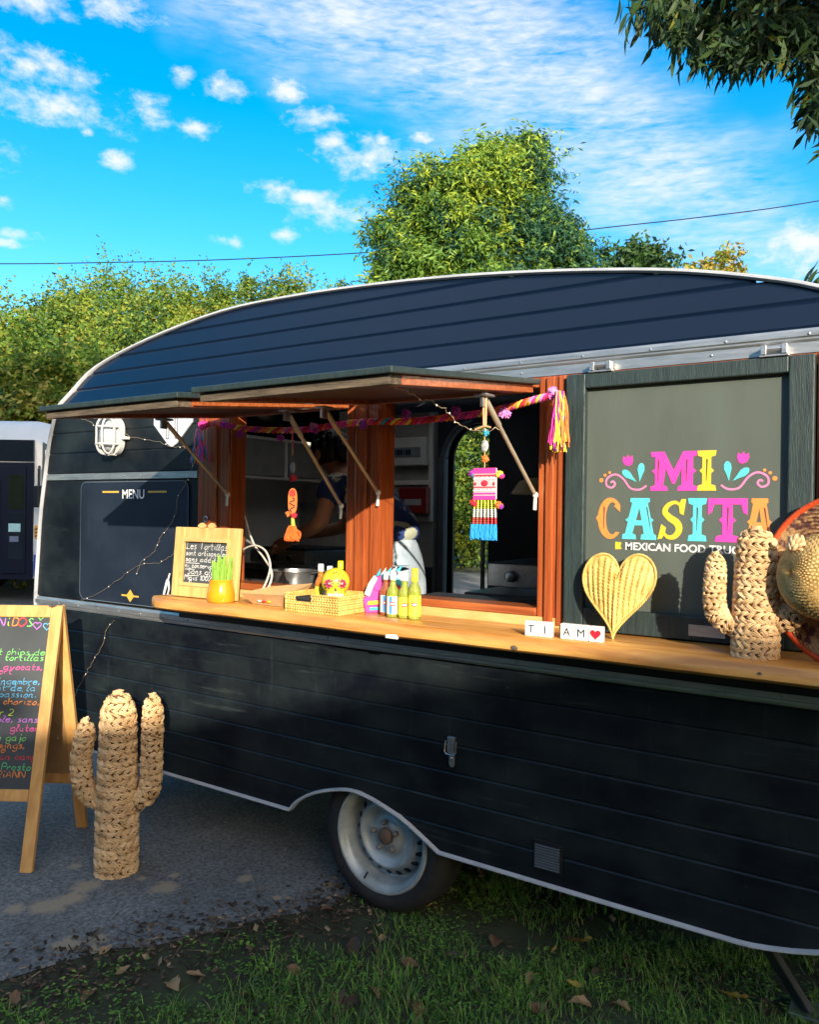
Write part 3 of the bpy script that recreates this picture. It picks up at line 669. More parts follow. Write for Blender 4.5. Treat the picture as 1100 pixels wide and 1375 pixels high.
def sl_(x, z0, z1, lean=0, w=.0045): MB().add([wf(x - lean / 2, z0, .002), wf(x - lean / 2 + w * .3, z0, .002), wf(x + lean / 2 + w, (z0 + z1) / 2 + (z1 - z0) * .45, .002), wf(x + lean / 2, z1, .002)], [(0, 1, 2, 3)]).build('letter_inline', dk, sg)
for u_, zz_, hh_, ln_ in ((948, z1_, h1, 0), (883, z1_, h1, 0), (921, z1_, h1, 0), (811, z2_, h2, 0), (871, z2_, h2, -.014), (936, z2_, h2, 0), (977, z2_, h2, 0), (1029, z2_, h2, -.012)): sl_(SX(u_), zz_ + hh_ * .24, zz_ + hh_ * .80, ln_)
zt_ = at(917, 741, -.006)[2]
font_text('lettering', 'MEXICAN FOOD TRUCK', .0325, frame((SX(919), -.0062, zt_), (1, 0, -.004), (0, 0, 1)), .0012, white, sg, bold=.0007)
for s_, u_ in ((1, 827), (-1, 1011)):
    MB().prism([(SX(u_) + s_ * a, zt_ + b) for a, b in ((0, 0), (.020, .002), (.016, .012), (.020, .022), (0, .024))][::s_], wf, .0012).build('ribbon_mark', yellow, sg)
def flourish(cx, s):
    X = lambda a: cx + s * a
    spir = [(.0, .012), (.02, .0), (.05, .004), (.075, .035), (.10, .048), (.125, .036), (.128, .015), (.112, .006), (.100, .016), (.106, .026), (.114, .022)]
    MB().ribbon([(X(a), 1.640 + b) for a, b in smooth2(spir, 5)], .0062, wf, .0012).build('scroll', lilac, sg)
    def drop(tip, end, w, name):
        tip, end = np.array(tip), np.array(end); d = end - tip; L = np.linalg.norm(d); d /= L; n_ = np.array((-d[1], d[0]))
        pts = [tip] + [tip + d * L * t + n_ * w * sg_ for t, sg_ in ((.35, .45), (.62, .95), (.85, .85), (.97, .4), (1.0, 0), (.97, -.4), (.85, -.85), (.62, -.95), (.35, -.45))]
        MB().prism([(X(p[0]), p[1]) for p in pts][::int(s)], wf, .0012).build(name, cyan, sg)
    drop((.022, 1.664), (.016, 1.722), .011, 'petal'); drop((.032, 1.664), (.076, 1.700), .011, 'petal')
    tul = [(.0, .0), (.013, .006), (.019, .019), (.017, .032), (.009, .026), (.003, .036), (-.004, .027), (-.012, .034), (-.015, .018), (-.010, .005)]
    MB().prism([(X(.058 + a), 1.713 + b) for a, b in tul][::int(s)], wf, .0012).build('tulip', pink, sg)
    for a, b, r in ((.118, 1.694, .0045), (.133, 1.686, .0048), (.145, 1.670, .0068)): MB().prism([(X(a) + r * math.cos(t), b + r * math.sin(t)) for t in np.linspace(0, 2 * math.pi, 12, False)], wf, .0012).build('dot', orange, sg)
flourish(SX(868), -1); flourish(SX(968), 1)
# small details on the outside
bm_x0, bm_x1, bm_z0, bm_z1 = -3.64, -2.825, 1.092, 1.692
rc = .04
def rrect(x0, x1, z0, z1, r, n=5): return [p for cx, cz, a in ((x1 - r, z1 - r, 0), (x0 + r, z1 - r, 90), (x0 + r, z0 + r, 180), (x1 - r, z0 + r, 270)) for p in arc(cx, cz, r, r, a, a + 90, n)]
wf0 = wall_fr(-.001)
mbd = MB().prism(rrect(bm_x0, bm_x1, bm_z0, bm_z1, rc), wf0, .006).build('menu_board', board_paint, trailer)
MB().ribbon(rrect(bm_x0 + .003, bm_x1 - .003, bm_z0 + .003, bm_z1 - .003, rc), .004, wf0, .0066, closed=True).build('board_line', flat('faint_line', (.10, .13, .16)), mbd)
tm = at(179, 666, -.007); font_text('lettering', 'MENU', .062, frame((tm[0], -.0071, tm[2] - .012), (1, 0, 0), (0, 0, 1)), .001, white, mbd, bold=.001)
l0, l1, l2, l3 = at(138, 661, -.007), at(160, 660, -.007), at(199, 659, -.007), at(224, 658, -.007)
MB().ribbon([(l0[0], tm[2] + .02), (l1[0], tm[2] + .02)], .009, wf0, .0075).ribbon([(l2[0], tm[2] + .02), (l3[0], tm[2] + .02)], .009, wf0, .0075).build('dash', gold, mbd)
dm = at(175, 800, -.007); MB().prism([(dm[0] - .03, dm[2]), (dm[0], dm[2] - .03), (dm[0] + .03, dm[2]), (dm[0], dm[2] + .03)], wall_fr(-.0072), .001).ribbon([(dm[0] - .065, dm[2]), (dm[0] + .065, dm[2])], .008, wall_fr(-.0072), .0016).build('diamond_mark', gold, mbd)
# fork and knife badge
bc = [(-3.075, 1.985), (-3.075, 1.955), (-2.975, 1.86), (-2.945, 1.845), (-2.915, 1.86), (-2.81, 1.955), (-2.81, 1.985), (-2.83, 2.005), (-3.055, 2.005)]
bdg = MB().prism(bc, wf0, .006).build('fork_and_knife_badge', pm('badge_white', (.58, .60, .66), (.52, .55, .60), rough=.4), trailer)
fk = MB(); bf = wall_fr(-.0072)
fk.ribbon(rrect(-2.985, -2.967, 1.885, 1.995, .008), .004, bf, .0005, closed=True).ribbon(rrect(-2.925, -2.907, 1.885, 1.995, .008), .004, bf, .0005, closed=True)
fk.build('emblem_line', black, bdg)
# bulkhead lamp
lc = np.array(((at(143, 585, -.06))[0], 0, (at(143, 585, -.06))[2]))
lx, lz = lc[0], lc[2]
lamp_white = pm('lamp_white', (.56, .56, .54), (.48, .48, .46), rough=.45)
lamp = MB().prism(rrect(lx - .068, lx + .068, lz - .095, lz + .095, .064, 8), wall_fr(-.002), .032).box((lx + .05, -.03, lz - .02), (lx + .11, -.006, lz - .005)).build('bulkhead_lamp', lamp_white, trailer, bevel=.004)
gl = MB().ball((lx, -.040, lz), (.050, .050, .078), 16, 10); gl.build('glass_cover', pm('lamp_glass', (.62, .66, .66), (.50, .54, .55), rough=.15, trans=.35), lamp, smooth=True)
cg = MB()
ring = [(lx + a, -.06, lz + b) for a, b in [(p[0] - lx, p[1] - lz) for p in rrect(lx - .060, lx + .060, lz - .09, lz + .09, .058, 8)]]
cg.tube(ring + [ring[0], ring[1]], .0055, 6)
for dxx in (-.022, .022): cg.tube(smooth2([(lx + dxx, -.02, lz - .092), (lx + dxx, -.075, lz - .085), (lx + dxx, -.098, lz - .05), (lx + dxx, -.100, lz), (lx + dxx, -.098, lz + .05), (lx + dxx, -.075, lz + .085), (lx + dxx, -.02, lz + .092)], 3), .005, 6)
for dz_ in (-.042, .042): cg.tube(smooth2([(lx - .062, -.02, lz + dz_), (lx - .055, -.08, lz + dz_), (lx, -.103, lz + dz_), (lx + .055, -.08, lz + dz_), (lx + .062, -.02, lz + dz_)], 3), .005, 6)
cg.build('wire_cage', lamp_white, lamp, smooth=True)
# vent grille, toggle latch
vx0, vx1, vz0, vz1 = -1.092, -1.006, .384, .466
vg = MB().box((vx0 - .008, -.008, vz0 - .008), (vx1 + .008, -.001, vz1 + .008)).build('vent_grille', black, trailer, bevel=.002)
for z in np.linspace(vz0 + .003, vz1 - .008, 9): MB().beam((vx0, -.012, z), (vx1, -.012, z), .006, .004).build('slat', flat('vent_grey', (.12, .14, .17), .4), vg)
tl_ = MB().box((-1.437, -.014, .700), (-1.408, -.001, .760)).prism([(-1.434, .700), (-1.434, .662), (-1.428, .650), (-1.416, .650), (-1.411, .662), (-1.411, .700)], wall_fr(-.001), .005).build('toggle_latch', steel, trailer, bevel=.002)
MB().tube([(-1.444, -.012, .745), (-1.446, -.018, .708), (-1.438, -.018, .698), (-1.407, -.018, .698), (-1.399, -.018, .708), (-1.401, -.012, .745)], .0022, 6).build('wire_bail', steel, tl_, smooth=True)
MB().ball((-1.4225, -.008, .683), .005, 8, 5).build('rivet', steel, tl_, smooth=True)
# wheel
wc = np.array((-1.768, 0.0, .292)); RTY = .290
wheel = MB().lathe([(.190, .19), (.205, .235), (.24, .245), (.272, .235), (.288, .21), (RTY, .17), (RTY, .12), (.288, .085), (.274, .058), (.245, .045), (.215, .050), (.203, .062), (.198, .075), (.190, .19)], wc, (0, 1, 0), 56, closed=False).build('wheel', rubber, trailer, smooth=True)
for k in range(3): MB().lathe([(RTY + .0015, .115 + .03 * k), (RTY + .003, .118 + .03 * k), (RTY + .003, .135 + .03 * k), (RTY + .0015, .138 + .03 * k)], wc, (0, 1, 0), 56, closed=False).build('tread_rib', rubber, wheel)
rim = MB().lathe([(.212, .052), (.208, .044), (.200, .044), (.196, .052), (.190, .060), (.182, .066), (.178, .080), (.174, .105), (.172, .132), (.166, .136), (.160, .130), (.150, .116), (.136, .098), (.127, .088), (.122, .084), (.116, .085), (.110, .092), (.098, .104), (.080, .110), (.066, .108), (.058, .098), (.050, .090), (.036, .088), (.030, .090)], wc, (0, 1, 0), 72, closed=False).build('rim', rim_paint, wheel, smooth=True)
for k in range(20):
    a = 2 * math.pi * k / 20; er = np.array((math.cos(a), 0, math.sin(a))); et = np.array((-math.sin(a), 0, math.cos(a))); ey_ = np.array((0, 1., 0))
    MB().ball(wc + er * .147 + ey_ * .1115, (.0190, .0098, .0065), 10, 5, axes=[unit(er + ey_), et, unit(er - ey_)]).build('rim_slot', black, wheel, smooth=True)
hub = MB().lathe([(.033, .09), (.033, .078), (.028, .072), (0, .070)], wc, (0, 1, 0), 20).build('hub_cap', pm('rust_hub', (.16, .10, .07), (.09, .07, .06), rough=.7), wheel, smooth=True)
for k in range(5):
    a = 2 * math.pi * k / 5 + .4; c = wc + np.array((math.cos(a) * .055, .088, math.sin(a) * .055)); MB().lathe([(.011, 0), (.011, -.016), (.006, -.022), (0, -.022)], c, (0, 1, 0), 6).build('wheel_nut', pm('nut_steel', (.20, .19, .17)), wheel)
MB().tube([wc + (-.075, .07, -.155), wc + (-.072, .045, -.168)], .004, 6).build('valve', black, wheel)
MB().tube([wc + (0, .2, 0), wc + (0, 1.9, 0)], .03, 8).build('axle', black, trailer)
MB().lathe([(.20, .02), (.28, .0), (RTY, .05), (RTY, .12), (.28, .17), (.2, .17)], wc + (0, 1.8, 0), (0, 1, 0), 32).build('wheel', rubber, trailer, smooth=True)
# wheel box so that the arch reads dark, chassis rails
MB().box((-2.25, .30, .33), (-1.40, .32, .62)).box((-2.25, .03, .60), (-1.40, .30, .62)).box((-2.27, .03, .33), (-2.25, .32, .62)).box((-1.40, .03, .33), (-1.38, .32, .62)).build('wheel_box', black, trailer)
MB().box((-3.9, .45, .26), (.0, .50, .35)).box((-3.9, 1.6, .26), (.0, 1.65, .35)).build('chassis_rail', black, trailer)
# corner steady
ca, cb = at(1020, 1280, .12), atz(1085, 1358, .01)
cs = MB().beam(ca + (0, 0, .06), cb, .05, .022).build('corner_steady', pm('steady_steel', (.07, .075, .085), (.04, .042, .05), rough=.5, metal=.3), trailer, bevel=.004)
MB().box(cb + (-.05, -.05, -.008), cb + (.05, .05, .010)).build('foot_plate', steel, cs, bevel=.003)
# trim strip of the far-left wall: loop of chain on the post
hk = at(277, 697, -.02); MB().tube([hk + (.012 * math.cos(t), -.004, .012 * math.sin(t)) for t in np.linspace(0, 6.5, 12)], .003, 6).tube([hk + (-.004, -.004, -.012), hk + (-.012, -.006, -.06)], .004, 6).build('hook', steel, trailer, smooth=True)

# ------------------------------------------------------------------ inside the trailer
wt = thing('worktop', 'long stainless steel worktop inside the trailer behind the left hatch', 'worktop', (-3.0, 1.0, .385))
MB().box((-3.86, .62, 1.245), (-2.62, 1.18, 1.275)).build('top', steel, wt, bevel=.003)
MB().box((-3.84, .66, .39), (-2.66, 1.15, 1.243)).build('cabinet', pm('steel_cabinet', (.14, .145, .15), (.09, .095, .10), rough=.4, metal=.5), wt)
gd = thing('griddle', 'low black and steel griddle on the worktop in front of the cook', 'griddle', (-3.0, .85, 1.277))
MB().box((-3.12, .68, 1.278), (-2.72, 1.08, 1.345)).build('housing', steel, gd, bevel=.006)
MB().box((-3.10, .70, 1.3455), (-2.74, 1.06, 1.360)).build('plate', black, gd, bevel=.004)
for k in range(3): MB().lathe([(.016, 0), (.014, .02), (0, .022)], (-3.02 + k * .1, .678, 1.31), (0, -1, 0), 12).build('knob', black, gd, smooth=True)
pn = thing('pan', 'steel pan standing at the near end of the worktop', 'pan', (-2.66, .55, 1.24))
sh = MB().box((-2.56, .10, 1.20), (-1.93, .40, 1.222)).build('inner_ledge', pm('steel_ledge', (.30, .31, .31), (.2, .21, .21), rough=.35, metal=.7), trailer, bevel=.003)
MB().box((-1.75, .10, 1.20), (-1.11, .42, 1.222)).build('inner_ledge', inner_dark, trailer, bevel=.003)
pn.location = (-2.42, .26, 1.224)
MB().lathe([(.085, 0), (.10, .06), (.108, .062), (.108, .066), (.098, .064), (.083, .005), (0, .005)], (0, 0, 0), (0, 0, 1), 24, closed=False).build('bowl', steel, pn, smooth=True, local=True)
MB().tube([(.10, .0, .055), (.19, .06, .07), (.24, .09, .07)], .008, 8).build('handle', black, pn, smooth=True, local=True)
lk = thing('wall_locker', 'grey overhead locker on the end wall inside the trailer', 'locker', (-3.86, 1.0, 1.85))
MB().box((-3.868, .40, 1.76), (-3.58, 1.98, 2.03)).build('carcass', cream, lk, bevel=.004)
for y in (.42, .95, 1.48): MB().box((-3.579, y, 1.78), (-3.566, y + .49, 2.01)).build('door', pm('locker_door', (.24, .235, .22), (.19, .188, .175)), lk, bevel=.004)
wb = thing('water_heater', 'dark box with a thin pipe below it on the end wall', 'water heater', (-3.86, .9, 1.6))
MB().box((-3.868, .95, 1.60), (-3.78, 1.10, 1.72)).build('body', pm('heater_grey', (.06, .06, .065)), wb, bevel=.006)
MB().tube([(-3.80, 1.03, 1.598), (-3.80, 1.03, 1.28)], .008, 8).build('pipe', steel, wb)
fz = at(530, 560, 1.9); fq = at(580, 800, 1.9)
cab = thing('cupboard', 'tall pale cupboard with framed upper panels beside the back door', 'cupboard', (-2.9, 1.9, .385))
kx0, kx1 = at(514, 700, 1.94)[0], at(581, 700, 1.94)[0]
MB().box((kx0, 1.95, .39), (kx1, 1.995, 2.22)).build('carcass', pm('cupboard_grey', (.36, .36, .33), (.29, .29, .27)), cab)
zz = [1.50, 1.74, 1.97, 2.21]
for i in range(3):
    MB().box((kx0 + .005, 1.930, zz[i]), (kx1 - .005, 1.949, zz[i] + .030)).build('rail', cream, cab, bevel=.003)
for xa in (kx0, kx1 - .03): MB().box((xa, 1.928, 1.50), (xa + .03, 1.9495, 2.21)).build('stile', cream, cab, bevel=.003)
MB().box((kx0, 1.936, .45), (kx1, 1.9495, 1.20)).build('door', inner_dark, cab, bevel=.003)
fa, fb = at(530, 589, 1.92), at(575, 625, 1.92)
fb_ = thing('fuse_box', 'white plastic fuse box with a window of switches on the cupboard front', 'fuse box', ((fa[0] + fb[0]) / 2, 1.93, fb[2]))
MB().box((fa[0], 1.885, fb[2]), (fb[0], 1.928, fa[2])).build('case', pm('fuse_case', (.62, .62, .58), (.55, .55, .52)), fb_, bevel=.008)
MB().box((fa[0] + .02, 1.880, fb[2] + .055), (fb[0] - .04, 1.8845, fb[2] + .12)).build('window', pm('fuse_window', (.22, .25, .27)), fb_, bevel=.002)
for k in range(6): MB().box((fa[0] + .035 + k * .022, 1.872, fb[2] + .07), (fa[0] + .048 + k * .022, 1.8795, fb[2] + .105)).build('switch', black if k % 3 else flat('switch_blue', (.05, .12, .3)), fb_)
ra, rb_ = at(541, 655, 1.92), at(577, 690, 1.92)
fx = thing('first_aid_box', 'dark red wall box with a pale label beside the back door', 'first aid box', ((ra[0] + rb_[0]) / 2, 1.93, rb_[2]))
MB().box((ra[0], 1.87, rb_[2]), (rb_[0], 1.928, ra[2])).build('case', pm('box_red', (.30, .014, .018), (.22, .010, .014), rough=.4), fx, bevel=.008)
MB().box((ra[0] + .05, 1.866, rb_[2] + .055), (rb_[0] - .035, 1.8695, rb_[2] + .095)).build('label_plate', pm('label_grey', (.5, .5, .5)), fx)
MB().box((-3.868, 1.985, .39), (-3.551, 1.9995, 2.02)).build('wall_lining', cream, trailer)
MB().box((-3.55, 1.985, .39), (-3.20, 1.9995, 2.27)).build('wall_lining', cream, trailer)
MB().box((-3.868, 1.935, 1.275), (-3.20, 1.984, 1.62)).build('splashback', steel, trailer)
# door frame
dfm = MB().box((DX0 - .05, 1.985, .39), (DX0 - .002, 1.9995, 1.92)).tube(smooth2([(DX0 - .02, 1.985, 1.90), (DX0 + .02, 1.985, 2.02), (DX0 + .10, 1.985, 2.11), (DX0 + .21, 1.985, 2.14)], 5), .018, 8)
dfm.build('door_frame', pm('frame_grey', (.10, .115, .13)), trailer)
MB().tube([(DX1 - .02, 1.97, .39), (DX1 - .02, 1.97, 1.62)], .014, 10).build('grab_pole', steel, trailer, smooth=True)
# oven and extractor at the right
oz0, oz1 = at(660, 808, 1.1)[2], at(660, 762, 1.1)[2]
ox0, ox1 = at(655, 780, 1.2)[0], at(722, 780, 1.0)[0] + .25
ov = thing('oven', 'dark oven with a steel control panel and round knob behind the right hatch', 'oven', ((ox0 + ox1) / 2, 1.3, .39))
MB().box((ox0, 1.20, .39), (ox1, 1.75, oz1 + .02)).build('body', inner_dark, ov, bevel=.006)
MB().box((ox0 + .01, 1.18, oz1 - .10), (ox1, 1.199, oz1 + .015)).build('control_panel', steel, ov, bevel=.003)
kk = at(687, 769, 1.18); MB().lathe([(.03, 0), (.028, .025), (.02, .03), (0, .03)], (kk[0], 1.179, oz1 - .045), (0, -1, 0), 20).build('knob', steel, ov, smooth=True)
MB().box((ox0 + .02, 1.165, oz1 - .30), (ox1, 1.199, oz1 - .13)).build('door', black, ov, bevel=.004)
MB().tube([(ox0 + .06, 1.14, oz1 - .16), (ox1 - .06, 1.14, oz1 - .16)], .010, 8).build('handle', steel, ov, smooth=True)
st = thing('sandwich_press', 'black sandwich press with a steel trim line in front of the oven', 'press', (-1.45, .55, 1.05))
pa = at(636, 795, .8)
MB().box((pa[0], .72, 1.05), (pa[0] + .52, 1.05, 1.14)).build('base', black, st, bevel=.012); MB().box((pa[0], .70, 1.145), (pa[0] + .52, 1.04, 1.20)).build('lid', pm('press_lid', (.05, .055, .06), rough=.35), st, bevel=.012)
MB().box((pa[0] + .08, .714, 1.085), (pa[0] + .40, .719, 1.093)).build('trim_line', steel, st)
MB().box((pa[0] - .05, .60, .39), (pa[0] + .62, 1.08, 1.048)).build('stand', inner_dark, st)
la = at(705, 655, 1.2)
ld = thing('pendant_lamp', 'wide pale pendant lamp shade hanging behind the right hatch', 'lamp', (la[0] + .1, 1.2, la[2]))
MB().lathe([(.155, -.035), (.16, -.03), (.12, .03), (.08, .045), (.02, .05), (0, .05)], (la[0] + .1, 1.2, la[2]), (0, 0, 1), 28).build('shade', pm('shade_cream', (.52, .46, .28), (.44, .38, .22)), ld, smooth=True)
MB().tube([(la[0] + .1, 1.2, la[2] + .05), (la[0] + .1, 1.2, 2.279)], .005, 6).build('flex', black, ld)
# white cable draped in the hatch
def cable(name, label, pxs, y, r, mat, cat='cable'):
    pts = smooth2([at(u, v, yy) for (u, v), yy in zip(pxs, y if hasattr(y, '__len__') else [y] * len(pxs))], 6)
    return tag(MB().tube(pts, r, 8).build(name, mat, smooth=True), label, cat)
ivory = flat('ivory_cable', (.66, .62, .52), .5)
cable('cable', 'ivory cable hanging down from the left post and looping over the sill', [(315, 606), (320, 640), (328, 690), (340, 728), (355, 750), (365, 768), (361, 788), (349, 806), (340, 814)], [.10, .10, .09, .06, .02, -.02, -.04, -.06, -.05], .0045, ivory)
cable('cable', 'short ivory cable loop behind the framed slate board', [(318, 745), (332, 735), (346, 733), (358, 742), (363, 762), (356, 785), (346, 800), (338, 812)], [.05, .02, .0, -.02, -.045, -.06, -.075, -.07], .0045, ivory)
cable('cable', 'knotted white cable hanging at the left edge of the slate frame', [(228, 770), (224, 785), (220, 800), (223, 803), (227, 790), (225, 778), (221, 792), (219, 805)], -.035, .004, white)

# ------------------------------------------------------------------ person
person = thing('person', 'cook in a blue leaf print shirt and pale jeans leaning left over the worktop', 'person', (-2.2, .8, .385))
def skin(name, pts, edges, rad, mat, parent, lvl=2, root=0):
    me = bpy.data.meshes.new(name); me.from_pydata([tuple(p) for p in pts], edges, []); me.materials.append(mat)
    o = link(name, me, parent)
    md = o.modifiers.new('skin', 'SKIN'); md.use_smooth_shade = True; md.branch_smoothing = .6
    for i, r in enumerate(rad): me.skin_vertices[0].data[i].radius = r if hasattr(r, '__len__') else (r, r)
    me.skin_vertices[0].data[root].use_root = True
    s_ = o.modifiers.new('sub', 'SUBSURF'); s_.levels = lvl; s_.render_levels = lvl
    return o
skin_m = pm('skin', (.40, .20, .12), (.34, .16, .095), scale=20, rough=.5)
denim = pm('pale_jeans', (.42, .49, .57), (.27, .34, .42), scale=14, rough=.85, bump=.9, bscale=16, stretch=(1, 1, .6))
def shirt_mat():
    m = pm('leaf_print_shirt', (.02, .05, .20), (.012, .03, .13), scale=10, rough=.8); nt = m.node_tree; n, l = nt.nodes, nt.links; b = n['Principled BSDF']
    t = n.new('ShaderNodeTexCoord'); nz = n.new('ShaderNodeTexNoise'); nz.inputs['Scale'].default_value = 9; nz.inputs['Detail'].default_value = 3; nz.inputs['Distortion'].default_value = 1.2
    l.new(t.outputs['Object'], nz.inputs['Vector']); mr = n.new('ShaderNodeMapRange'); mr.inputs[1].default_value = .555; mr.inputs[2].default_value = .575; l.new(nz.outputs[0], mr.inputs[0])
    mx = n.new('ShaderNodeMix'); mx.data_type = 'RGBA'; l.new(mr.outputs[0], mx.inputs[0]); l.new(b.inputs['Base Color'].links[0].from_socket, mx.inputs[6]); mx.inputs[7].default_value = (.42, .44, .34, 1); l.new(mx.outputs[2], b.inputs['Base Color'])
    return m
shirt = shirt_mat()
Pp = dict(pel=(-2.20, .80, 1.33), wai=(-2.27, .80, 1.50), che=(-2.42, .80, 1.64), nb=(-2.53, .80, 1.73), nk=(-2.605, .79, 1.78), hd=(-2.665, .78, 1.85), ht=(-2.665, .78, 1.95),
          ls=(-2.50, .62, 1.70), le=(-2.50, .54, 1.50), lw=(-2.78, .62, 1.40), lh=(-2.86, .65, 1.375), rs=(-2.54, .98, 1.70), re=(-2.72, 1.02, 1.47), rw=(-2.95, .90, 1.42), rh=(-3.03, .87, 1.40),
          lp=(-2.20, .70, 1.26), lk=(-2.22, .69, .86), la=(-2.18, .69, .46), lf=(-2.32, .68, .415), rp=(-2.20, .90, 1.26), rk=(-2.24, .91, .86), ra=(-2.22, .91, .46), rf=(-2.36, .91, .415))
kn = list(Pp); ix = {k: i for i, k in enumerate(kn)}
ed = [('pel', 'wai'), ('wai', 'che'), ('che', 'nb'), ('nb', 'nk'), ('nk', 'hd'), ('hd', 'ht'), ('nb', 'ls'), ('ls', 'le'), ('le', 'lw'), ('lw', 'lh'), ('nb', 'rs'), ('rs', 're'), ('re', 'rw'), ('rw', 'rh'), ('pel', 'lp'), ('lp', 'lk'), ('lk', 'la'), ('la', 'lf'), ('pel', 'rp'), ('rp', 'rk'), ('rk', 'ra'), ('ra', 'rf')]
rd = dict(pel=.12, wai=.115, che=.13, nb=.085, nk=.052, hd=.088, ht=.075, ls=.055, le=.042, lw=.028, lh=.032, rs=.055, re=.042, rw=.028, rh=.032, lp=.085, lk=.062, la=.042, lf=.04, rp=.085, rk=.062, ra=.042, rf=.04)
skin('body', [Pp[k] for k in kn], [(ix[a], ix[b]) for a, b in ed], [rd[k] for k in kn], skin_m, person)
def sub(names, edges, rr, mat, name, scale=1.0):
    ii = {k: i for i, k in enumerate(names)}
    return skin(name, [Pp[k] for k in names], [(ii[a], ii[b]) for a, b in edges], rr, mat, person)
Pp['lsl'] = tuple(np.array(Pp['ls']) * .35 + np.array(Pp['le']) * .65); Pp['rsl'] = tuple(np.array(Pp['rs']) * .35 + np.array(Pp['re']) * .65); Pp['hem'] = (-2.20, .80, 1.36); Pp['jt'] = (-2.24, .80, 1.50)
sub(['hem', 'wai', 'che', 'nb', 'ls', 'lsl', 'rs', 'rsl'], [('hem', 'wai'), ('wai', 'che'), ('che', 'nb'), ('nb', 'ls'), ('ls', 'lsl'), ('nb', 'rs'), ('rs', 'rsl')], [.165, .150, .150, .105, .082, .070, .082, .070], shirt, 'shirt')
sub(['jt', 'pel', 'lp', 'lk', 'la', 'rp', 'rk', 'ra'], [('jt', 'pel'), ('pel', 'lp'), ('lp', 'lk'), ('lk', 'la'), ('pel', 'rp'), ('rp', 'rk'), ('rk', 'ra')], [.125, .140, .108, .080, .062, .108, .080, .062], denim, 'jeans')
MB().box((-2.225, .665, 1.27), (-2.135, .672, 1.37)).build('pocket', denim, person, bevel=.004); MB().box((-2.16, .640, 1.30), (-2.07, .70, 1.305)).build('pocket_seam', denim, person)
hair = MB(); hc = np.array(Pp['hd']) + (.018, 0, .045)
hair.ball(hc, (.108, .095, .115), 16, 10); hair.ball(hc + (.085, 0, -.02), (.06, .06, .065), 12, 8)
for k in range(60):
    a = rng.normal(0, 1, 3); a[0] = abs(a[0]) * .8 - .1; a[2] = abs(a[2]); a = unit(a); hair.tube([hc + a * .095, hc + a * .115 + (0, 0, -.012), hc + a * .118 + (.008, 0, -.04)], [.014, .012, .003], 5)
hair.build('hair', pm('dark_hair', (.012, .010, .012), (.006, .005, .006), rough=.5), person, smooth=True)
fc = MB(); hd_ = np.array(Pp['hd'])
fc.ball(hd_ + (-.092, 0, .008), (.024, .012, .020), 8, 6); fc.ball(hd_ + (-.078, 0, -.030), (.014, .024, .008), 8, 5); fc.ball(hd_ + (.01, -.088, .0), (.020, .010, .032), 8, 6); fc.ball(hd_ + (.01, .088, .0), (.020, .010, .032), 8, 6)
fc.build('face', skin_m, person, smooth=True)
ey = MB()
for s_ in (-1, 1): ey.ball(hd_ + (-.080, s_ * .033, .026), .010, 8, 6)
ey.build('eyes', white, person, smooth=True)
for side_, (wr, hn) in enumerate((('lw', 'lh'), ('rw', 'rh'))):
    w_, h_ = np.array(Pp[wr]), np.array(Pp[hn]); d_ = unit(h_ - w_); sd_ = unit(np.cross(d_, (0, 0, 1))); hb = MB()
    for k, (off, ln) in enumerate(((-.030, .062), (-.010, .074), (.010, .070), (.030, .055))):
        p0 = h_ + sd_ * off + d_ * .01; p1 = p0 + d_ * ln * .55 + (0, 0, -.004); p2 = p0 + d_ * ln * .9 + (0, 0, -.028)
        hb.tube([p0, p1, p2], [.0095, .009, .007], 8)
    sg2 = 1 if side_ == 0 else -1
    hb.tube([h_ + sd_ * sg2 * .02 - d_ * .01, h_ + sd_ * sg2 * .048 + d_ * .025, h_ + sd_ * sg2 * .040 + d_ * .052 + (0, 0, -.012)], [.012, .010, .008], 8)
    hb.build('fingers', skin_m, person, smooth=True)

# ------------------------------------------------------------------ on the counter
# framed slate board
b0, b1 = np.array((-2.722, -.170, CZ + .002)), np.array((-2.352, -.152, CZ + .002))
tt = at(235, 708, -.155); hgt = tt[2] - CZ
Ux = unit(b1 - b0); W_ = np.linalg.norm(b1 - b0); Vx = unit(np.array((0, .022, hgt))); Lh = math.hypot(.022, hgt)
sf = frame(b0, Ux, Vx)
slate = thing('framed_slate', 'framed slate with white chalk words and a pale wood frame on the counter', 'chalkboard', b0)
fw_ = .058
def plank(mb, a0, a1, c0, c1, d0, d1): return mb.add([sf(a, c, d) for d in (d0, d1) for a, c in ((a0, c0), (a1, c0), (a1, c1), (a0, c1))], [(0, 3, 2, 1), (4, 5, 6, 7), (0, 1, 5, 4), (1, 2, 6, 5), (2, 3, 7, 6), (3, 0, 4, 7)])
for a in ((0, fw_, 0, Lh), (W_ - fw_, W_, 0, Lh), (fw_ + .001, W_ - fw_ - .001, 0, fw_), (fw_ + .001, W_ - fw_ - .001, Lh - fw_, Lh)): plank(MB(), *a, -.004, .018).build('frame_rail', palewood, slate, bevel=.004)
for a in ((fw_ - .012, fw_ + .004, fw_ - .012, Lh - fw_ + .012), (W_ - fw_ - .004, W_ - fw_ + .012, fw_ - .012, Lh - fw_ + .012), (fw_ + .005, W_ - fw_ - .005, fw_ - .012, fw_ + .004), (fw_ + .005, W_ - fw_ - .005, Lh - fw_ - .004, Lh - fw_ + .012)): plank(MB(), *a, .0185, .024).build('inner_moulding', framewood, slate, bevel=.002)
ssl = plank(MB(), fw_, W_ - fw_, fw_, Lh - fw_, .002, .008).build('slate_panel', pm('slate', (.070, .080, .085), (.050, .058, .064), scale=6, rough=.7), slate)
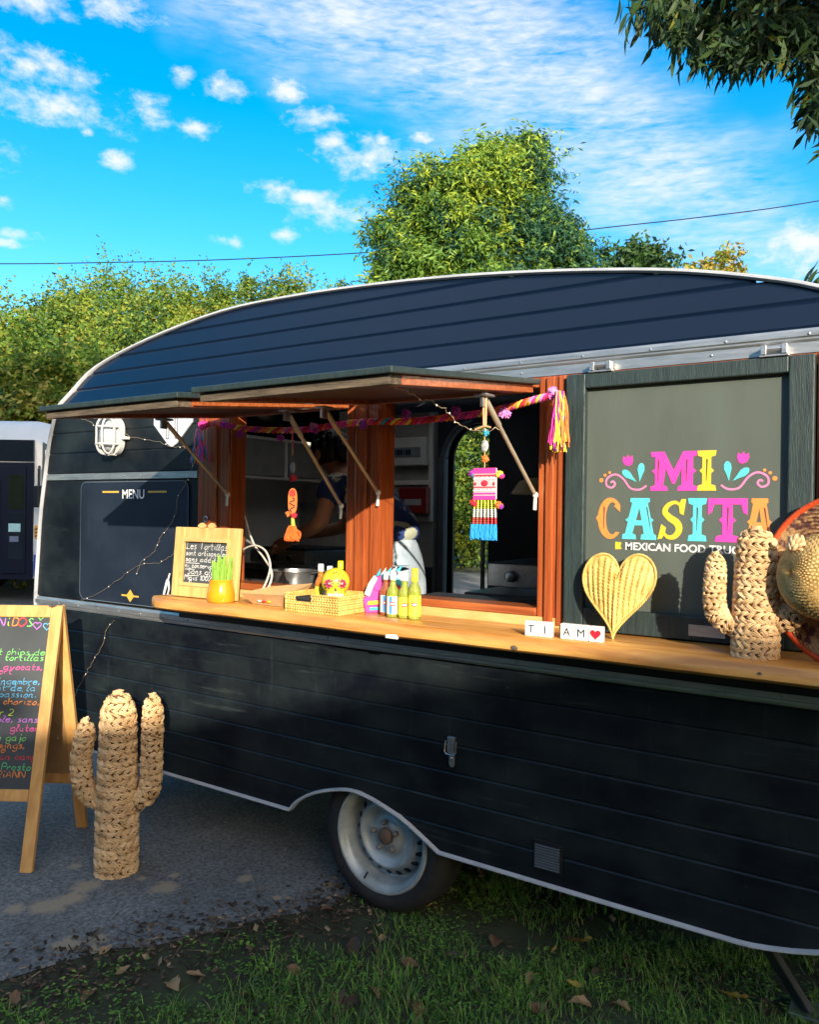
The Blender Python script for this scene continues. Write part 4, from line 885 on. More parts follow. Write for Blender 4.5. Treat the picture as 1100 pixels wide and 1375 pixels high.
for s_ in (-1, 1):
    MB().prism([(W_ / 2 + s_ * (.004 + .048 * t), Lh + .006 + (.014 * math.sin(math.pi * t) if up else -.012 * math.sin(math.pi * t))) for up, ts in ((1, np.linspace(0, 1, 7)), (0, np.linspace(1, 0, 7)[1:-1])) for t in ts][::s_], lambda a, b, c: sf(a, b, .012 + c), .010).build('carved_leaf', framewood, slate, bevel=.002)
ck_ = MB(); cw = lambda a, b, c=0: sf(a, b, .0085 + c * .3)
lines = [('Les Tortillas', .030, 0), ('sont artisanales', .021, 0), ('sans additifs', .021, 1), ('ni conservateurs', .021, .6), (' Sans gluten', .024, 1), ('Mais 100%', .022, 0), ('  Francais', .021, 0)]
yy = Lh - fw_ - .034
for t, s_, ul in lines:
    tmp = MB(); xe = chalk(tmp, t, 0, 0, s_, lambda a, b, c: (a, b, c), w=.0030)
    k = min(1.0, (W_ - 2 * fw_ - .016) / xe); x0 = fw_ + .008
    o = len(ck_.v); ck_.v += [tuple(cw(x0 + p[0] * k, yy + p[1], .004)) for p in tmp.v]; ck_.f += [tuple(o + i for i in f) for f in tmp.f]; ck_.m += tmp.m
    if ul: ck_.ribbon([(x0, yy - .008), (x0 + .07 * (ul + .2), yy - .007)], .0025, cw, .004)
    yy -= .0262
ck_.build('chalk_writing', chalk_white, ssl)
# pot with little cactus
pot = thing('cactus_pot', 'glossy orange pot holding a bright green finger cactus in front of the slate', 'potted plant', (-2.395, -.205, CZ))
MB().lathe([(.0, .001), (.050, .001), (.056, .006), (.057, .03), (.053, .055), (.046, .082), (.047, .092), (.043, .092), (.040, .075), (0, .074)], (0, 0, 0), (0, 0, 1), 32, closed=False).build('pot', pm('orange_glaze', (.82, .32, .015), (.78, .28, .012), rough=.18, coat=.5), pot, smooth=True, local=True)
gfi = leafmat('cactus_green', (.36, .58, .08), (.16, .40, .06), .2, 20)
for k in range(11):
    a = k * 2.4; r0_ = .008 + .024 * ((k * .37) % 1); hh = random.uniform(.06, .115); base = np.array((r0_ * math.cos(a), r0_ * math.sin(a), .072)); tip = base + (math.cos(a) * .012, math.sin(a) * .012, hh)
    mb = MB(); n_ = 12; vs = []
    for i in range(6):
        t = i / 5; c = base + (tip - base) * t; r = .0105 * (1 - .55 * t ** 2) + .001
        for j in range(n_): q = 2 * math.pi * j / n_; rr = r * (1.15 if j % 2 else .8); vs.append(c + (rr * math.cos(q), rr * math.sin(q), 0))
    vs.append(tip + (0, 0, .006)); mb.add(vs, [(i * n_ + j, i * n_ + (j + 1) % n_, (i + 1) * n_ + (j + 1) % n_, (i + 1) * n_ + j) for i in range(5) for j in range(n_)] + [(5 * n_ + j, 5 * n_ + (j + 1) % n_, 6 * n_) for j in range(n_)])
    mb.build('stem', gfi, pot, smooth=True, local=True)
# kraft paper tray
kr = thing('paper_tray', 'folded brown kraft paper tray with a printed base beside the orange pot', 'paper tray', (-2.17, -.125, CZ))
kraft = pm('kraft', (.52, .32, .15), (.46, .27, .12), scale=20, rough=.8)
kb = [(-.075, -.05), (.075, -.05), (.075, .05), (-.075, .05)]; kt = [(-.11, -.085, .045), (.10, -.075, .05), (.115, .085, .085), (-.10, .08, .06)]
kmb = MB(); vs = [(a, b, .002) for a, b in kb] + [tuple(p) for p in kt]; kmb.add(vs, [(0, 1, 2, 3), (0, 1, 5, 4), (1, 2, 6, 5), (2, 3, 7, 6), (3, 0, 4, 7)])
ko = kmb.build('tray', kraft, kr, local=True); sd2 = ko.modifiers.new('thick', 'SOLIDIFY'); sd2.thickness = .0015
for k, (cx, cy, m_) in enumerate(((-.03, -.03, white), (-.005, -.032, C('red_print', .6, .05, .05)), (.02, -.03, yellow), (.04, -.02, C('green_print', .2, .5, .12)), (-.045, -.018, white))): MB().ball((cx, cy - .03, .0175 + .0), (.013, .007, .004), 8, 4).build('printed_spot', m_, ko, smooth=True)
# basket of napkins
bk = thing('napkin_basket', 'low rectangular woven straw basket with a notch in its front wall', 'basket', (-1.875, -.135, CZ))
bx0, bx1, by0, by1, bh = -2.005, -1.755, -.245, -.045, .068
lm = Lumps(); core = MB()
for p, q, nn in (((bx0, by0), (bx1, by0), (0, -1, 0)), ((bx1, by0), (bx1, by1), (1, 0, 0)), ((bx1, by1), (bx0, by1), (0, 1, 0)), ((bx0, by1), (bx0, by0), (-1, 0, 0))):
    p, q = np.array((*p, 0.)), np.array((*q, 0.)); t = unit(q - p); L = np.linalg.norm(q - p); nn = np.array(nn, float)
    front = nn[1] < -.5
    a_, b_ = p - nn * .006, q - nn * .006
    if front:
        core.add([tuple(a_ + (0, 0, CZ + .002)), tuple(b_ + (0, 0, CZ + .002)), tuple(b_ + (0, 0, CZ + bh)), tuple(p + t * .13 - nn * .006 + (0, 0, CZ + bh)), tuple(p + t * .115 - nn * .006 + (0, 0, CZ + .04)), tuple(p + t * .045 - nn * .006 + (0, 0, CZ + .04)), tuple(p + t * .03 - nn * .006 + (0, 0, CZ + bh)), tuple(a_ + (0, 0, CZ + bh))], [tuple(range(8))])
    else: core.add([tuple(a_ + (0, 0, CZ + .002)), tuple(b_ + (0, 0, CZ + .002)), tuple(b_ + (0, 0, CZ + bh)), tuple(a_ + (0, 0, CZ + bh))], [(0, 1, 2, 3)])
    for i in range(8):
        z = .005 + i * .0088; m = int(L / .012)
        for j in range(m + 1):
            s_ = L * j / m
            if front and z > .038 and .035 + (.01 if z < .06 else 0) < s_ < .125: continue
            lm.put(p + t * s_ + np.array((0, 0, CZ + z)), t, np.array((0, 0, 1.)), nn, (.5 if i % 2 else -.5), .0085, .0050, .0040)
core.add([(bx0, by0, CZ + .004), (bx1, by0, CZ + .004), (bx1, by1, CZ + .004), (bx0, by1, CZ + .004)], [(0, 1, 2, 3)])
co = core.build('basket_core', yellow_straw, bk); lm.build('weave', yellow_straw, bk)
nk = thing('napkins', 'stack of dark grey paper napkins inside the woven basket', 'napkins', (-1.93, -.19, CZ + .006))
for k in range(4): MB().box((-1.985 + .002 * k, -.232 + .004 * (k % 2), CZ + .008 + k * .012), (-1.875 - .003 * (k % 3), -.150, CZ + .019 + k * .012)).build('napkin', pm('napkin_black', (.030, .030, .034), (.018, .018, .02), rough=.9), nk, bevel=.002)
# sugar skull
skl = thing('sugar_skull', 'yellow painted sugar skull with flower eyes sitting in the woven basket', 'skull ornament', (-1.845, -.135, CZ + .006))
skc = np.array((-1.848, -.150, CZ + .112)); vd = unit(CAM - skc); vd[2] = 0; vd = unit(vd); vs_ = unit(np.cross((0, 0, 1), vd))
axs = [vs_, vd, np.array((0, 0, 1.))]
ysk = pm('skull_yellow', (.86, .66, .04), (.78, .55, .03), rough=.35)
MB().ball(skc, (.053, .060, .052), 20, 12, axes=axs).ball(skc + vd * .018 + np.array((0, 0, -.042)), (.036, .040, .036), 16, 8, axes=axs).build('cranium', ysk, skl, smooth=True)
MB().box((-1.872, -.172, CZ + .006), (-1.822, -.122, CZ + .05)).build('stand', ysk, skl, bevel=.006)
for s_ in (-1, 1):
    ec = skc + vs_ * s_ * .023 + vd * .050 + np.array((0, 0, -.002))
    e_ = MB().ball(ec, (.015, .008, .015), 12, 6, axes=axs).build('eye_socket', C('skull_maroon', .22, .015, .04), skl, smooth=True)
    for k in range(8): MB().ball(ec + vd * .006 + vs_ * .014 * math.cos(k * .785) + np.array((0, 0, .014 * math.sin(k * .785))), .0045, 6, 4).build('petal', C('skull_pink', .62, .06, .16), e_, smooth=True)
    MB().ball(ec + vd * .008, .005, 6, 4).build('pupil', C('skull_lilac', .55, .40, .50), e_, smooth=True)
MB().prism([(-.005, -.006), (.005, -.006), (0, .008)], frame(skc + vd * .0585 + np.array((0, 0, -.022)), -vs_ if np.cross(-vs_, (0, 0, 1)) @ vd > 0 else vs_, (0, 0, 1)), .002).build('nose', black, skl)
for k in range(7): MB().ball(skc + vd * (.056 - .0018 * abs(k - 3) ** 1.4) + vs_ * (k - 3) * .0085 + np.array((0, 0, -.047)), (.0045, .005, .009), 6, 5, axes=axs).build('tooth', white, skl, smooth=True)
for k in range(5): MB().ball(skc + vd * .048 + vs_ * .009 * math.cos(k * 1.257) + np.array((0, 0, .031 + .009 * math.sin(k * 1.257))), .0045, 6, 4).build('petal', orange, skl, smooth=True)
# painted pony figure
po = thing('painted_pony', 'pink and turquoise painted pony figure with white mane behind the woven basket', 'figurine', (-1.66, -.03, CZ))
pc = np.array((-1.685, -.055, CZ)); pf = frame(pc, RT, (0, 0, 1)); th_ = .035
def pp(poly, mat, name, d0, d1): MB().prism(poly, lambda a, b, c: pf(a, b, d0 + c), d1 - d0).build(name, mat, po, bevel=.004)
pp([(-.075, .0), (.055, .0), (.055, .055), (.03, .075), (.0, .085), (-.03, .10), (-.06, .085), (-.085, .05)], C('pony_pink', .85, .05, .34), 'body', -.03, .012)
pp([(-.045, .085), (.0, .075), (.045, .065), (.062, .085), (.06, .11), (.035, .13), (.0, .145), (-.035, .135), (-.05, .11)], C('pony_pink', .85, .05, .34), 'head', -.025, .016)
pp([(-.012, .118), (.02, .125), (.045, .105), (.062, .092), (.058, .118), (.035, .140), (.0, .152), (-.02, .142)], C('pony_blue', .05, .48, .66), 'forehead', .017, .024)
pp([(-.01, .085), (.045, .072), (.05, .09), (.0, .105)], C('pony_lime', .50, .72, .06), 'bridle', .017, .023)
pp([(.045, .07), (.075, .072), (.08, .098), (.062, .108), (.052, .09)], C('pony_orange', .85, .22, .06), 'muzzle', -.02, .020)
pp([(-.06, .06), (-.045, .10), (-.03, .13), (-.045, .14), (-.065, .11), (-.08, .07)], white, 'mane', -.022, .022)
for k in range(5): pp([(-.04 + k * .018, .135 + .006 * k), (-.022 + k * .018, .140 + .004 * k), (-.02 + k * .021, .168 + .003 * k)], white if k % 2 else C('pony_blue', .05, .48, .66), 'mane_tuft', -.01, .018)
pp([(-.07, .03), (.02, .035), (.05, .045), (.048, .055), (.0, .05), (-.065, .045)], yellow, 'saddle_band', .013, .018); pp([(-.06, .01), (.05, .015), (.05, .027), (-.06, .022)], C('pony_blue', .05, .48, .66), 'saddle_band', .013, .018)
MB().ball(pf(.01, .122, .026), .006, 8, 5).build('eye', black, po, smooth=True)
# bottles of hot sauce
def bottle(loc, liquid, cap, label_m, label, stripe, hgt=1.0, h2=False, logo=True):
    b = thing('sauce_bottle', label, 'bottle', loc, 'small hot sauce bottles on the counter')
    s = hgt
    body = [(.0, .001), (.0205, .001), (.0225, .005), (.0225, .085 * s), (.020, .097 * s), (.012, .112 * s), (.0095, .128 * s), (.0098, .134 * s)]
    MB().lathe(body, (0, 0, 0), (0, 0, 1), 20, closed=False).build('glass', liquid, b, smooth=True, local=True)
    MB().lathe([(.0232, .012), (.0232, .075 * s)], (0, 0, 0), (0, 0, 1), 20, closed=False).build('paper_label', label_m, b, smooth=True, local=True)
    if stripe:
        for a0 in (-2.5, -1.5): 
            vs = [(.0235 * math.cos(a0 + t), .0235 * math.sin(a0 + t), z) for z in (.013, .074 * s) for t in np.linspace(0, .42, 4)]
            MB().add(vs, [(i, i + 1, i + 5, i + 4) for i in range(3)]).build('label_stripe', stripe, b, smooth=True, local=True)
    if logo:
        aa = math.atan2(-D - loc[1], -loc[0]); cs_, sn_ = math.cos(aa), math.sin(aa)
        for nm, r1, r2, off, m_ in (('label_badge', .0125, .0075, .0236, C('badge_red', .62, .03, .04)), ('badge_band', .0095, .0032, .0240, white)):
            tt_ = np.linspace(-1, 1, 11); vs = []
            for sg_ in (1, -1):
                for t in tt_:
                    s2 = r1 * t / .0232; vs.append((off * math.cos(aa + s2), off * math.sin(aa + s2), .048 * s + sg_ * r2 * math.sqrt(max(0, 1 - t * t)) + sg_ * .0001))
            MB().add(vs, [(q, q + 1, q + 12, q + 11) for q in range(10)]).build(nm, m_, b, local=True)
    z0 = .118 * s if h2 else .132 * s
    MB().lathe([(.0118, z0), (.0118, z0 + .002), (.0112, .158 * s), (.009, .160 * s), (0, .160 * s)], (0, 0, 0), (0, 0, 1), 16).build('cap', cap, b, smooth=True, local=True)
def liq(n, c): return pm(n, c, tuple(x * .9 for x in c), rough=.06, trans=.55, coat=.3)
lo_, lg, lr, lc_ = liq('orange_sauce', (.85, .32, .04)), liq('green_sauce', (.52, .62, .10)), liq('red_sauce', (.62, .20, .08)), pm('clear_bottle', (.55, .58, .52), (.50, .54, .46), rough=.08, trans=.6)
ycap, wcap = C('cap_yellow', .88, .72, .02, .35), C('cap_white', .84, .84, .82, .35)
lw, lyel, lblue = C('label_white', .80, .79, .70), C('label_yellow', .84, .74, .06), C('label_blue', .04, .26, .60)
def pz(u, v): p = atz(u, v, CZ); return (p[0], min(max(p[1], CF + .05), -.05), CZ)
bottle((-2.0 + .022, -.080, CZ + .006), lo_, wcap, lyel, 'white capped bottle of orange sauce, furthest left in the woven basket', None, 1.02, logo=False)
bottle((-1.935, -.078, CZ + .006), lc_, wcap, lw, 'short white capped clear bottle with blue striped label in the basket', lblue, .98, logo=False)
bottle((-1.885, -.075, CZ + .006), lc_, ycap, lyel, 'yellow capped clear bottle standing beside the yellow skull', None, 1.12, logo=False)
bottle((-1.652, -.100, CZ), lr, wcap, lw, 'white capped bottle of red sauce next to the pony figure', lblue, .98)
bottle((-1.603, -.128, CZ), lg, wcap, lw, 'white capped green sauce bottle with broad blue label stripes', lblue, 1.0)
bottle((-1.553, -.128, CZ), lg, wcap, lyel, 'white capped green sauce bottle with plain yellow label', None, 1.0)
bottle((-1.508, -.132, CZ), lg, ycap, lyel, 'tall yellow capped green sauce bottle, furthest right on the counter', None, 1.12, True)
# letter tiles
def tile(x, y, ch, label, rot=0):
    t = thing('letter_tile', label, 'letter tile', (x, y, CZ), 'white letter tiles spelling a message on the counter'); t.rotation_euler.z = rot
    s = .043
    MB().box((-s / 2, -.010, .0005), (s / 2, .010, s + .004)).build('tile', pm('tile_white', (.80, .79, .75), (.74, .73, .70), rough=.35), t, local=True, bevel=.003)
    fr = frame((0, -.0105, 0), (1, 0, 0), (0, 0, 1))
    if ch == 'heart':
        pts = [(.0165 * 16 * math.sin(a) ** 3 / 16, .024 + .0165 * (13 * math.cos(a) - 5 * math.cos(2 * a) - 2 * math.cos(3 * a) - math.cos(4 * a)) / 16) for a in np.linspace(0, 2 * math.pi, 28, False)]
        MB().prism(pts[::-1], fr, .0008).build('heart_mark', C('heart_red', .75, .012, .03), t, local=True)
    else:
        o = font_text('letter', ch, .034, frame((0, -.0105, .0115), (1, 0, 0), (0, 0, 1)), .0006, black, t); o.location = (0, 0, 0)
tr = R(4); y0_ = -.215
x0_ = atz(709, 853, CZ)[0]
tile(-1.020, y0_, 'T', 'white letter tile reading T in front of the right post', tr); tile(-.976, y0_ + .003, 'I', 'white letter tile reading I in front of the right post', tr)
tile(-.908, -.205, 'A', 'white letter tile reading A below the painted sign'); tile(-.8635, -.205, 'M', 'white letter tile reading M below the painted sign'); tile(-.819, -.205, 'heart', 'white letter tile with a red heart beside the M')
# woven heart
ht = thing('woven_heart', 'yellow woven straw heart leaning against the painted sign', 'woven heart', (-.795, -.13, CZ))
hf = frame((-.800, -.118, CZ + .002), unit((1, .0, .02)), unit((0, .066, .255)))
def heart(a): return np.array((16 * math.sin(a) ** 3, 13 * math.cos(a) - 5 * math.cos(2 * a) - 2 * math.cos(3 * a) - math.cos(4 * a) + 17))
out_h = [heart(a) * (.1135 / 16, .262 / 29.2) for a in np.linspace(math.pi, -math.pi, 64, False)]
cen = np.array((0, .15)); hm = MB(); rings = 34; vs = [hf(*cen, .022)]
nseg = 160; oh = [np.array((np.interp(i / nseg * 64, range(65), [p[0] for p in out_h] + [out_h[0][0]]), np.interp(i / nseg * 64, range(65), [p[1] for p in out_h] + [out_h[0][1]]))) for i in range(nseg)]
for r_i in range(1, rings + 1):
    f_ = r_i / rings
    for p in oh:
        q = cen + (p - cen) * f_; fan = (q[0]) / (.35 + q[1]) * 1.0
        rib = math.cos(fan * 2 * math.pi / .034); wv = math.sin(q[1] * 2 * math.pi / .0105 + (math.pi if int(math.floor(fan / .034 + .25)) % 2 else 0))
        vs.append(hf(q[0], q[1], .022 * (1 - f_ ** 2.2) + (.0024 * rib + .0020 * wv * (1 - .5 * rib)) * min(1, (1 - f_) * 9)))
hm.add(vs, [(0, 1 + j, 1 + (j + 1) % nseg) for j in range(nseg)] + [(1 + r_i * nseg + j, 1 + (r_i + 1) * nseg + j, 1 + (r_i + 1) * nseg + (j + 1) % nseg, 1 + r_i * nseg + (j + 1) % nseg) for r_i in range(rings - 1) for j in range(nseg)])
hm.build('weave', yellow_straw, ht, smooth=True)
lm = Lumps()
for i in range(0, nseg):
    p, q = np.array(hf(*oh[i], .002)), np.array(hf(*oh[(i + 1) % nseg], .002)); t = unit(q - p); nn = unit(np.array(hf(0, 0, 1)) - np.array(hf(0, 0, 0))); lm.put(p, t, np.cross(nn, t), nn, .55, .0065, .0034, .0040)
lm.build('rim', yellow_straw, ht)

# woven cactuses
def cactus(name, label, base, h, rb, rt, arms, row, lump, side, s0):
    t = thing(name, label, 'woven cactus', base); b = np.array(base, float)
    lm = Lumps(); core = MB(); dome = h * .13
    braid_tube(lm, core, [b + (0, 0, .004), b + (0, 0, h * .3), b + (0, 0, h * .6), b + (0, 0, h - dome), b + (0, 0, h - dome * .55), b + (0, 0, h - dome * .2), b + (0, 0, h - .002)], [rb, (rb * .97), (rb + rt) / 2, rt, rt * .86, rt * .58, rt * .12], row, lump, s0)
    core.build('core', straw_dark, t, smooth=True); lm.build('trunk', straw, t)
    for path, r in arms:
        lm = Lumps(); core = MB(); pts = [b + np.array(side) * a + np.array((0, 0, z)) + np.array((side[1], -side[0], 0)) * (w if True else 0) for a, z, w in path]
        braid_tube(lm, core, pts, [r * .9, r, r * 1.02, r, r * .98, r * .9, r * .62, r * .12], row * .9, lump * .85, s0)
        c_ = core.build('arm', straw_dark, t, smooth=True); lm.build('weave', straw, c_)
    return t
sd = np.array((.84, .54, 0))
cactus('woven_cactus', 'tall woven straw cactus with two raised arms standing on the asphalt', (-2.905, -.305, .004), .765, .082, .064,
       [([(-.06, .30, 0), (-.115, .32, 0), (-.150, .38, 0), (-.158, .48, 0), (-.146, .56, 0), (-.144, .595, 0), (-.143, .625, 0), (-.143, .64, 0)], .037), ([(.05, .31, 0), (.11, .315, 0), (.142, .37, 0), (.146, .50, 0), (.148, .64, 0), (.148, .70, 0), (.148, .735, 0), (.148, .752, 0)], .038)], .026, .028, sd, np.array((.3, .9, .1)))
cactus('woven_cactus', 'smaller woven straw cactus standing on the counter beside the hat', (-.392, -.165, CZ), .345, .056, .044,
       [([(-.03, .085, 0), (-.07, .085, 0), (-.098, .115, 0), (-.104, .16, 0), (-.102, .21, 0), (-.102, .24, 0), (-.102, .262, 0), (-.102, .272, 0)], .025), ([(.03, .10, .0), (.065, .105, .01), (.092, .125, .012), (.10, .15, .012), (.10, .17, .012), (.10, .18, .012), (.10, .19, .012), (.10, .195, .012)], .030)], .0155, .0175, np.array((.97, .25, 0)), np.array((.3, .9, .1)))
lt = cable('strap', 'thin pale strap sticking out of the arm of the ground cactus', [(176, 1098), (186, 1092), (193, 1084), (192, 1078)], -.20, .003, ivory, 'strap')

# sombrero
hat = thing('sombrero', 'straw sombrero with orange bound brim standing on edge at the right end of the counter', 'hat', (-.16, -.14, CZ))
hc_ = np.array((-.185, -.142, 1.402)); hn_ = unit((-.62, -.76, .12)); hu = unit(np.cross((0, 0, 1), hn_)); hv = np.cross(hn_, hu)
def hp(r, a, z): return hc_ + hu * r * math.cos(a) + hv * r * math.sin(a) + hn_ * z
def weave_surf(rs, zs_, n, amp, kr, ka):
    mb = MB(); vs = []
    for i, (r, z) in enumerate(zip(rs, zs_)):
        for j in range(n):
            a = 2 * math.pi * j / n; h = amp * (1 if (i + j) % 2 else -1); vs.append(hp(r, a, z + h))
    k = len(rs); mb.add(vs, [(i * n + j, (i + 1) * n + j, (i + 1) * n + (j + 1) % n, i * n + (j + 1) % n) for i in range(k - 1) for j in range(n)]); return mb
brim_col = pm('hat_brim_weave', (.42, .24, .10), (.10, .035, .035), scale=38, rough=.7, c3=(.56, .38, .18), lo=.42, hi=.52, bump=.3, bscale=120)
hat_straw = pm('hat_straw', (.66, .44, .17), (.42, .25, .08), scale=60, rough=.6, bump=.3, bscale=160)
rr = np.linspace(.095, .215, 22); mb_ = MB(); nA = 110; vs = []
def brim_z(r, a): return .0 + ((r - .095) / .12) ** 2 * (.03 + .022 * math.cos(2 * a + .5))
for i, r in enumerate(rr):
    for j in range(nA): a = 2 * math.pi * j / nA; vs.append(hp(r, a, brim_z(r, a) + .0016 * (1 if (i + j) % 2 else -1)))
mb_.add(vs, [(i * nA + j, (i + 1) * nA + j, (i + 1) * nA + (j + 1) % nA, i * nA + (j + 1) % nA) for i in range(21) for j in range(nA)])
br = mb_.build('brim', brim_col, hat); so2 = br.modifiers.new('thick', 'SOLIDIFY'); so2.thickness = .004
ed_ = [hp(.217, a, brim_z(.217, a)) for a in np.linspace(0, 2 * math.pi, 90)]; MB().tube(ed_ + [ed_[1]], .0085, 8).build('brim_binding', pm('orange_binding', (.78, .10, .02), (.66, .07, .015), scale=60, rough=.6, bump=.3), hat, smooth=True)
cr_r = [.102, .104, .107, .109, .109, .107, .103, .097, .090, .081, .072, .062, .052, .042, .032, .02, .006]; cr_z = [0, .018, .036, .052, .068, .084, .100, .114, .127, .138, .147, .154, .160, .165, .168, .170, .171]
vs = []; 
ri = np.interp(np.linspace(0, 16, 40), range(17), cr_r); zi = np.interp(np.linspace(0, 16, 40), range(17), cr_z)
for i in range(40):
    for j in range(80): a = 2 * math.pi * j / 80; k = .0020 * (1 if (i + (j // 2)) % 2 else -1); vs.append(hp(ri[i] + k, a, zi[i] + k))
MB().add(vs, [(i * 80 + j, i * 80 + (j + 1) % 80, (i + 1) * 80 + (j + 1) % 80, (i + 1) * 80 + j) for i in range(39) for j in range(80)]).build('crown', hat_straw, hat, smooth=True)
MB().tube([hp(.112, a, .010) for a in np.linspace(0, 6.3, 60)], .007, 8).build('hat_band', pm('hat_band_orange', (.78, .12, .03)), hat, smooth=True)
kb2 = Lumps()
for k in range(26): a = k * 2.4; z = k / 26; c = hp(0.06, R(100), .155) + hv * .03 * z + hu * .014 * math.cos(a) + hn_ * .014 * math.sin(a); kb2.put(c, hu, hv, hn_, a, .014, .006, .006)
kb2.build('tuft', straw, hat)

# ------------------------------------------------------------------ hanging decorations
cols = [C('wool_pink', .78, .05, .34, .9), C('wool_orange', .85, .22, .05, .9), C('wool_red', .60, .03, .06, .9), C('wool_purple', .36, .05, .42, .9), C('wool_yellow', .84, .66, .08, .9), C('wool_teal', .05, .42, .60, .9), C('wool_lilac', .70, .26, .66, .9)]
gar = thing('garland', 'braided wool garland in pink, orange and purple strung across the open hatches', 'garland', (-1.87, -.05, 1.90))
gp = smooth2([at(u, v, y) for u, v, y in ((272, 572, -.045), (290, 568, -.05), (312, 573, -.045), (345, 577, -.03), (385, 578, -.03), (420, 576, -.03), (450, 571, -.035), (485, 567, -.055), (510, 566, -.05), (550, 566, -.035), (600, 561, -.035), (640, 556, -.04), (680, 548, -.05), (715, 538, -.06), (742, 531, -.065))], 14)
gp = np.array(gp)
for s_ in range(3):
    for half in range(2):
        pts = []
        for i in range(half, len(gp)):
            ph = i * .95 + s_ * 2.094; pts.append(gp[i] + np.array((0, .0065 * math.sin(ph), .008 * math.cos(ph))))
    # alternate colours in runs along each strand
    run = 9
    for k in range(0, len(pts) - 1, run):
        MB().tube(pts[k:k + run + 1], .0062, 6).build('strand', cols[[0, 2, 1, 3, 0, 2, 4, 0, 1, 6, 2, 3, 0, 5][(s_ * 5 + (k // run) * (s_ + 2)) % 14]], gar, smooth=True)
def pompom(c, r, mat, par, n=70):
    mb = MB()
    for k in range(n):
        d = unit(rng.normal(0, 1, 3)); c = np.array(c); mb.tube([c, c + d * r * rng.uniform(.75, 1.05)], [r * .16, r * .13], 4)
    mb.ball(c, r * .7, 8, 6); return mb.build('pompom', mat, par)
def tassel(c, L, w, mats, par, n=34, spread=.35):
    for mi_, m_ in enumerate(mats):
        mb = MB()
        for k in range(n // len(mats)):
            a = rng.uniform(0, 6.28); q = rng.uniform(.2, 1); top = np.array(c) + (math.cos(a) * w * .4 * q, math.sin(a) * w * .3 * q - .004, 0)
            off = (mi_ - (len(mats) - 1) / 2) / max(len(mats), 1) * w * 1.3
            bot = np.array(c) + (math.cos(a) * w * .45 + off, math.sin(a) * w * .5 - .006, -L * rng.uniform(.85, 1.05)); m1 = top * .66 + bot * .34 + rng.normal(0, w * .10, 3); m2 = top * .33 + bot * .67 + rng.normal(0, w * .12, 3)
            mb.tube(smooth2([top, m1, m2, bot], 3), .0022, 4)
        mb.build('tassel', m_, par, smooth=True)
for u, v, m_, r in ((272, 571, cols[0], .022), (323, 583, cols[3], .018), (377, 588, cols[3], .018), (421, 572, cols[6], .017), (424, 578, cols[3], .015), (488, 570, cols[3], .020), (545, 556, cols[3], .020), (612, 552, cols[3], .020), (678, 555, cols[6], .022), (742, 528, cols[6], .024)):
    pompom(at(u, v, -.06), r, m_, gar)
tassel(at(752, 526, -.085), .185, .036, [cols[0], cols[4], cols[3], cols[4], cols[1]], gar, 70)
tassel(at(270, 576, -.06), .15, .05, [cols[6], cols[5], cols[1], cols[5], cols[0]], gar, 50)
# ornament hung from the right prop rod
b4 = brackets[3]; oy = b4[1] + .0
def op(u, v): return at(u, v, oy)
orn = thing('hanging_ornament', 'pink embroidered hanging ornament with blue tassels under the right hatch', 'ornament', op(652, 530))
cordm = C('cord_peach', .72, .40, .22, .9)
MB().tube([op(649, 532), op(650, 572)], .0035, 6).tube([op(653, 532), op(652, 572)], .0035, 6).tube([op(638, 577), op(651, 572), op(659, 574)], .003, 6).tube([op(651, 575), op(651, 628)], .0015, 6).build('cord', cordm, orn, smooth=True)
pompom(op(653, 581), .011, cols[5], orn); pompom(op(652, 616), .012, cols[1], orn)
MB().ball(op(651, 599), (.013, .006, .019), 14, 8).build('shell_bead', pm('bead_white', (.62, .62, .60), (.2, .22, .24), scale=60), orn, smooth=True)
cl = [op(636, 629), op(668, 629), op(667, 671), op(636, 671)]
o_, = [op(636, 671)]; cu_, cv_ = unit(op(667, 671) - o_), np.array((0, 0, 1.)); cwid = np.linalg.norm(op(667, 671) - o_); chgt = op(636, 629)[2] - o_[2]
cf = frame(o_, cu_, cv_)
def slabf(a0, a1, b0, b1, d0, d1): return MB().add([cf(a, b, d) for d in (d0, d1) for a, b in ((a0, b0), (a1, b0), (a1, b1), (a0, b1))], [(0, 3, 2, 1), (4, 5, 6, 7), (0, 1, 5, 4), (1, 2, 6, 5), (2, 3, 7, 6), (3, 0, 4, 7)])
cloth = slabf(0, cwid, 0, chgt, -.004, .004).build('cloth', C('cloth_pale_pink', .74, .50, .54, .95, bump=.4, scale=160), orn, bevel=.003)
for a, b, m_ in ((0, .012, cols[0]), (.016, .021, cols[0]), (.026, .030, white), (chgt - .016, chgt, cols[0]), (chgt - .024, chgt - .020, cols[2]), (chgt - .034, chgt - .030, white), (.036, .039, cols[2])): slabf(.001, cwid - .001, a, b, .0042, .0056).build('stripe', m_, cloth)
for cx, cy, w, h in ((.5, .52, .16, .10), (.1, .5, .05, .06), (.9, .5, .05, .06)): MB().ball(cf(cwid * cx, chgt * cy, .005), (cwid * w, .002, chgt * h), 10, 5).build('flower', cols[2], cloth, smooth=True)
for k in range(10): slabf(cwid * (.06 + .09 * k), cwid * (.09 + .09 * k), chgt * (.72 if k % 2 else .32), chgt * (.745 if k % 2 else .345), .0044, .0058).build('stitch', cols[2], cloth)
for u, v, ms in ((634, 636, (3, 5)), (671, 637, (4, 0)), (636, 675, (2, 2)), (670, 678, (1, 3))):
    pompom(op(u, v), .0125, cols[ms[0]], orn); pompom(op(u + 3, v + 2), .009, cols[ms[1]], orn)
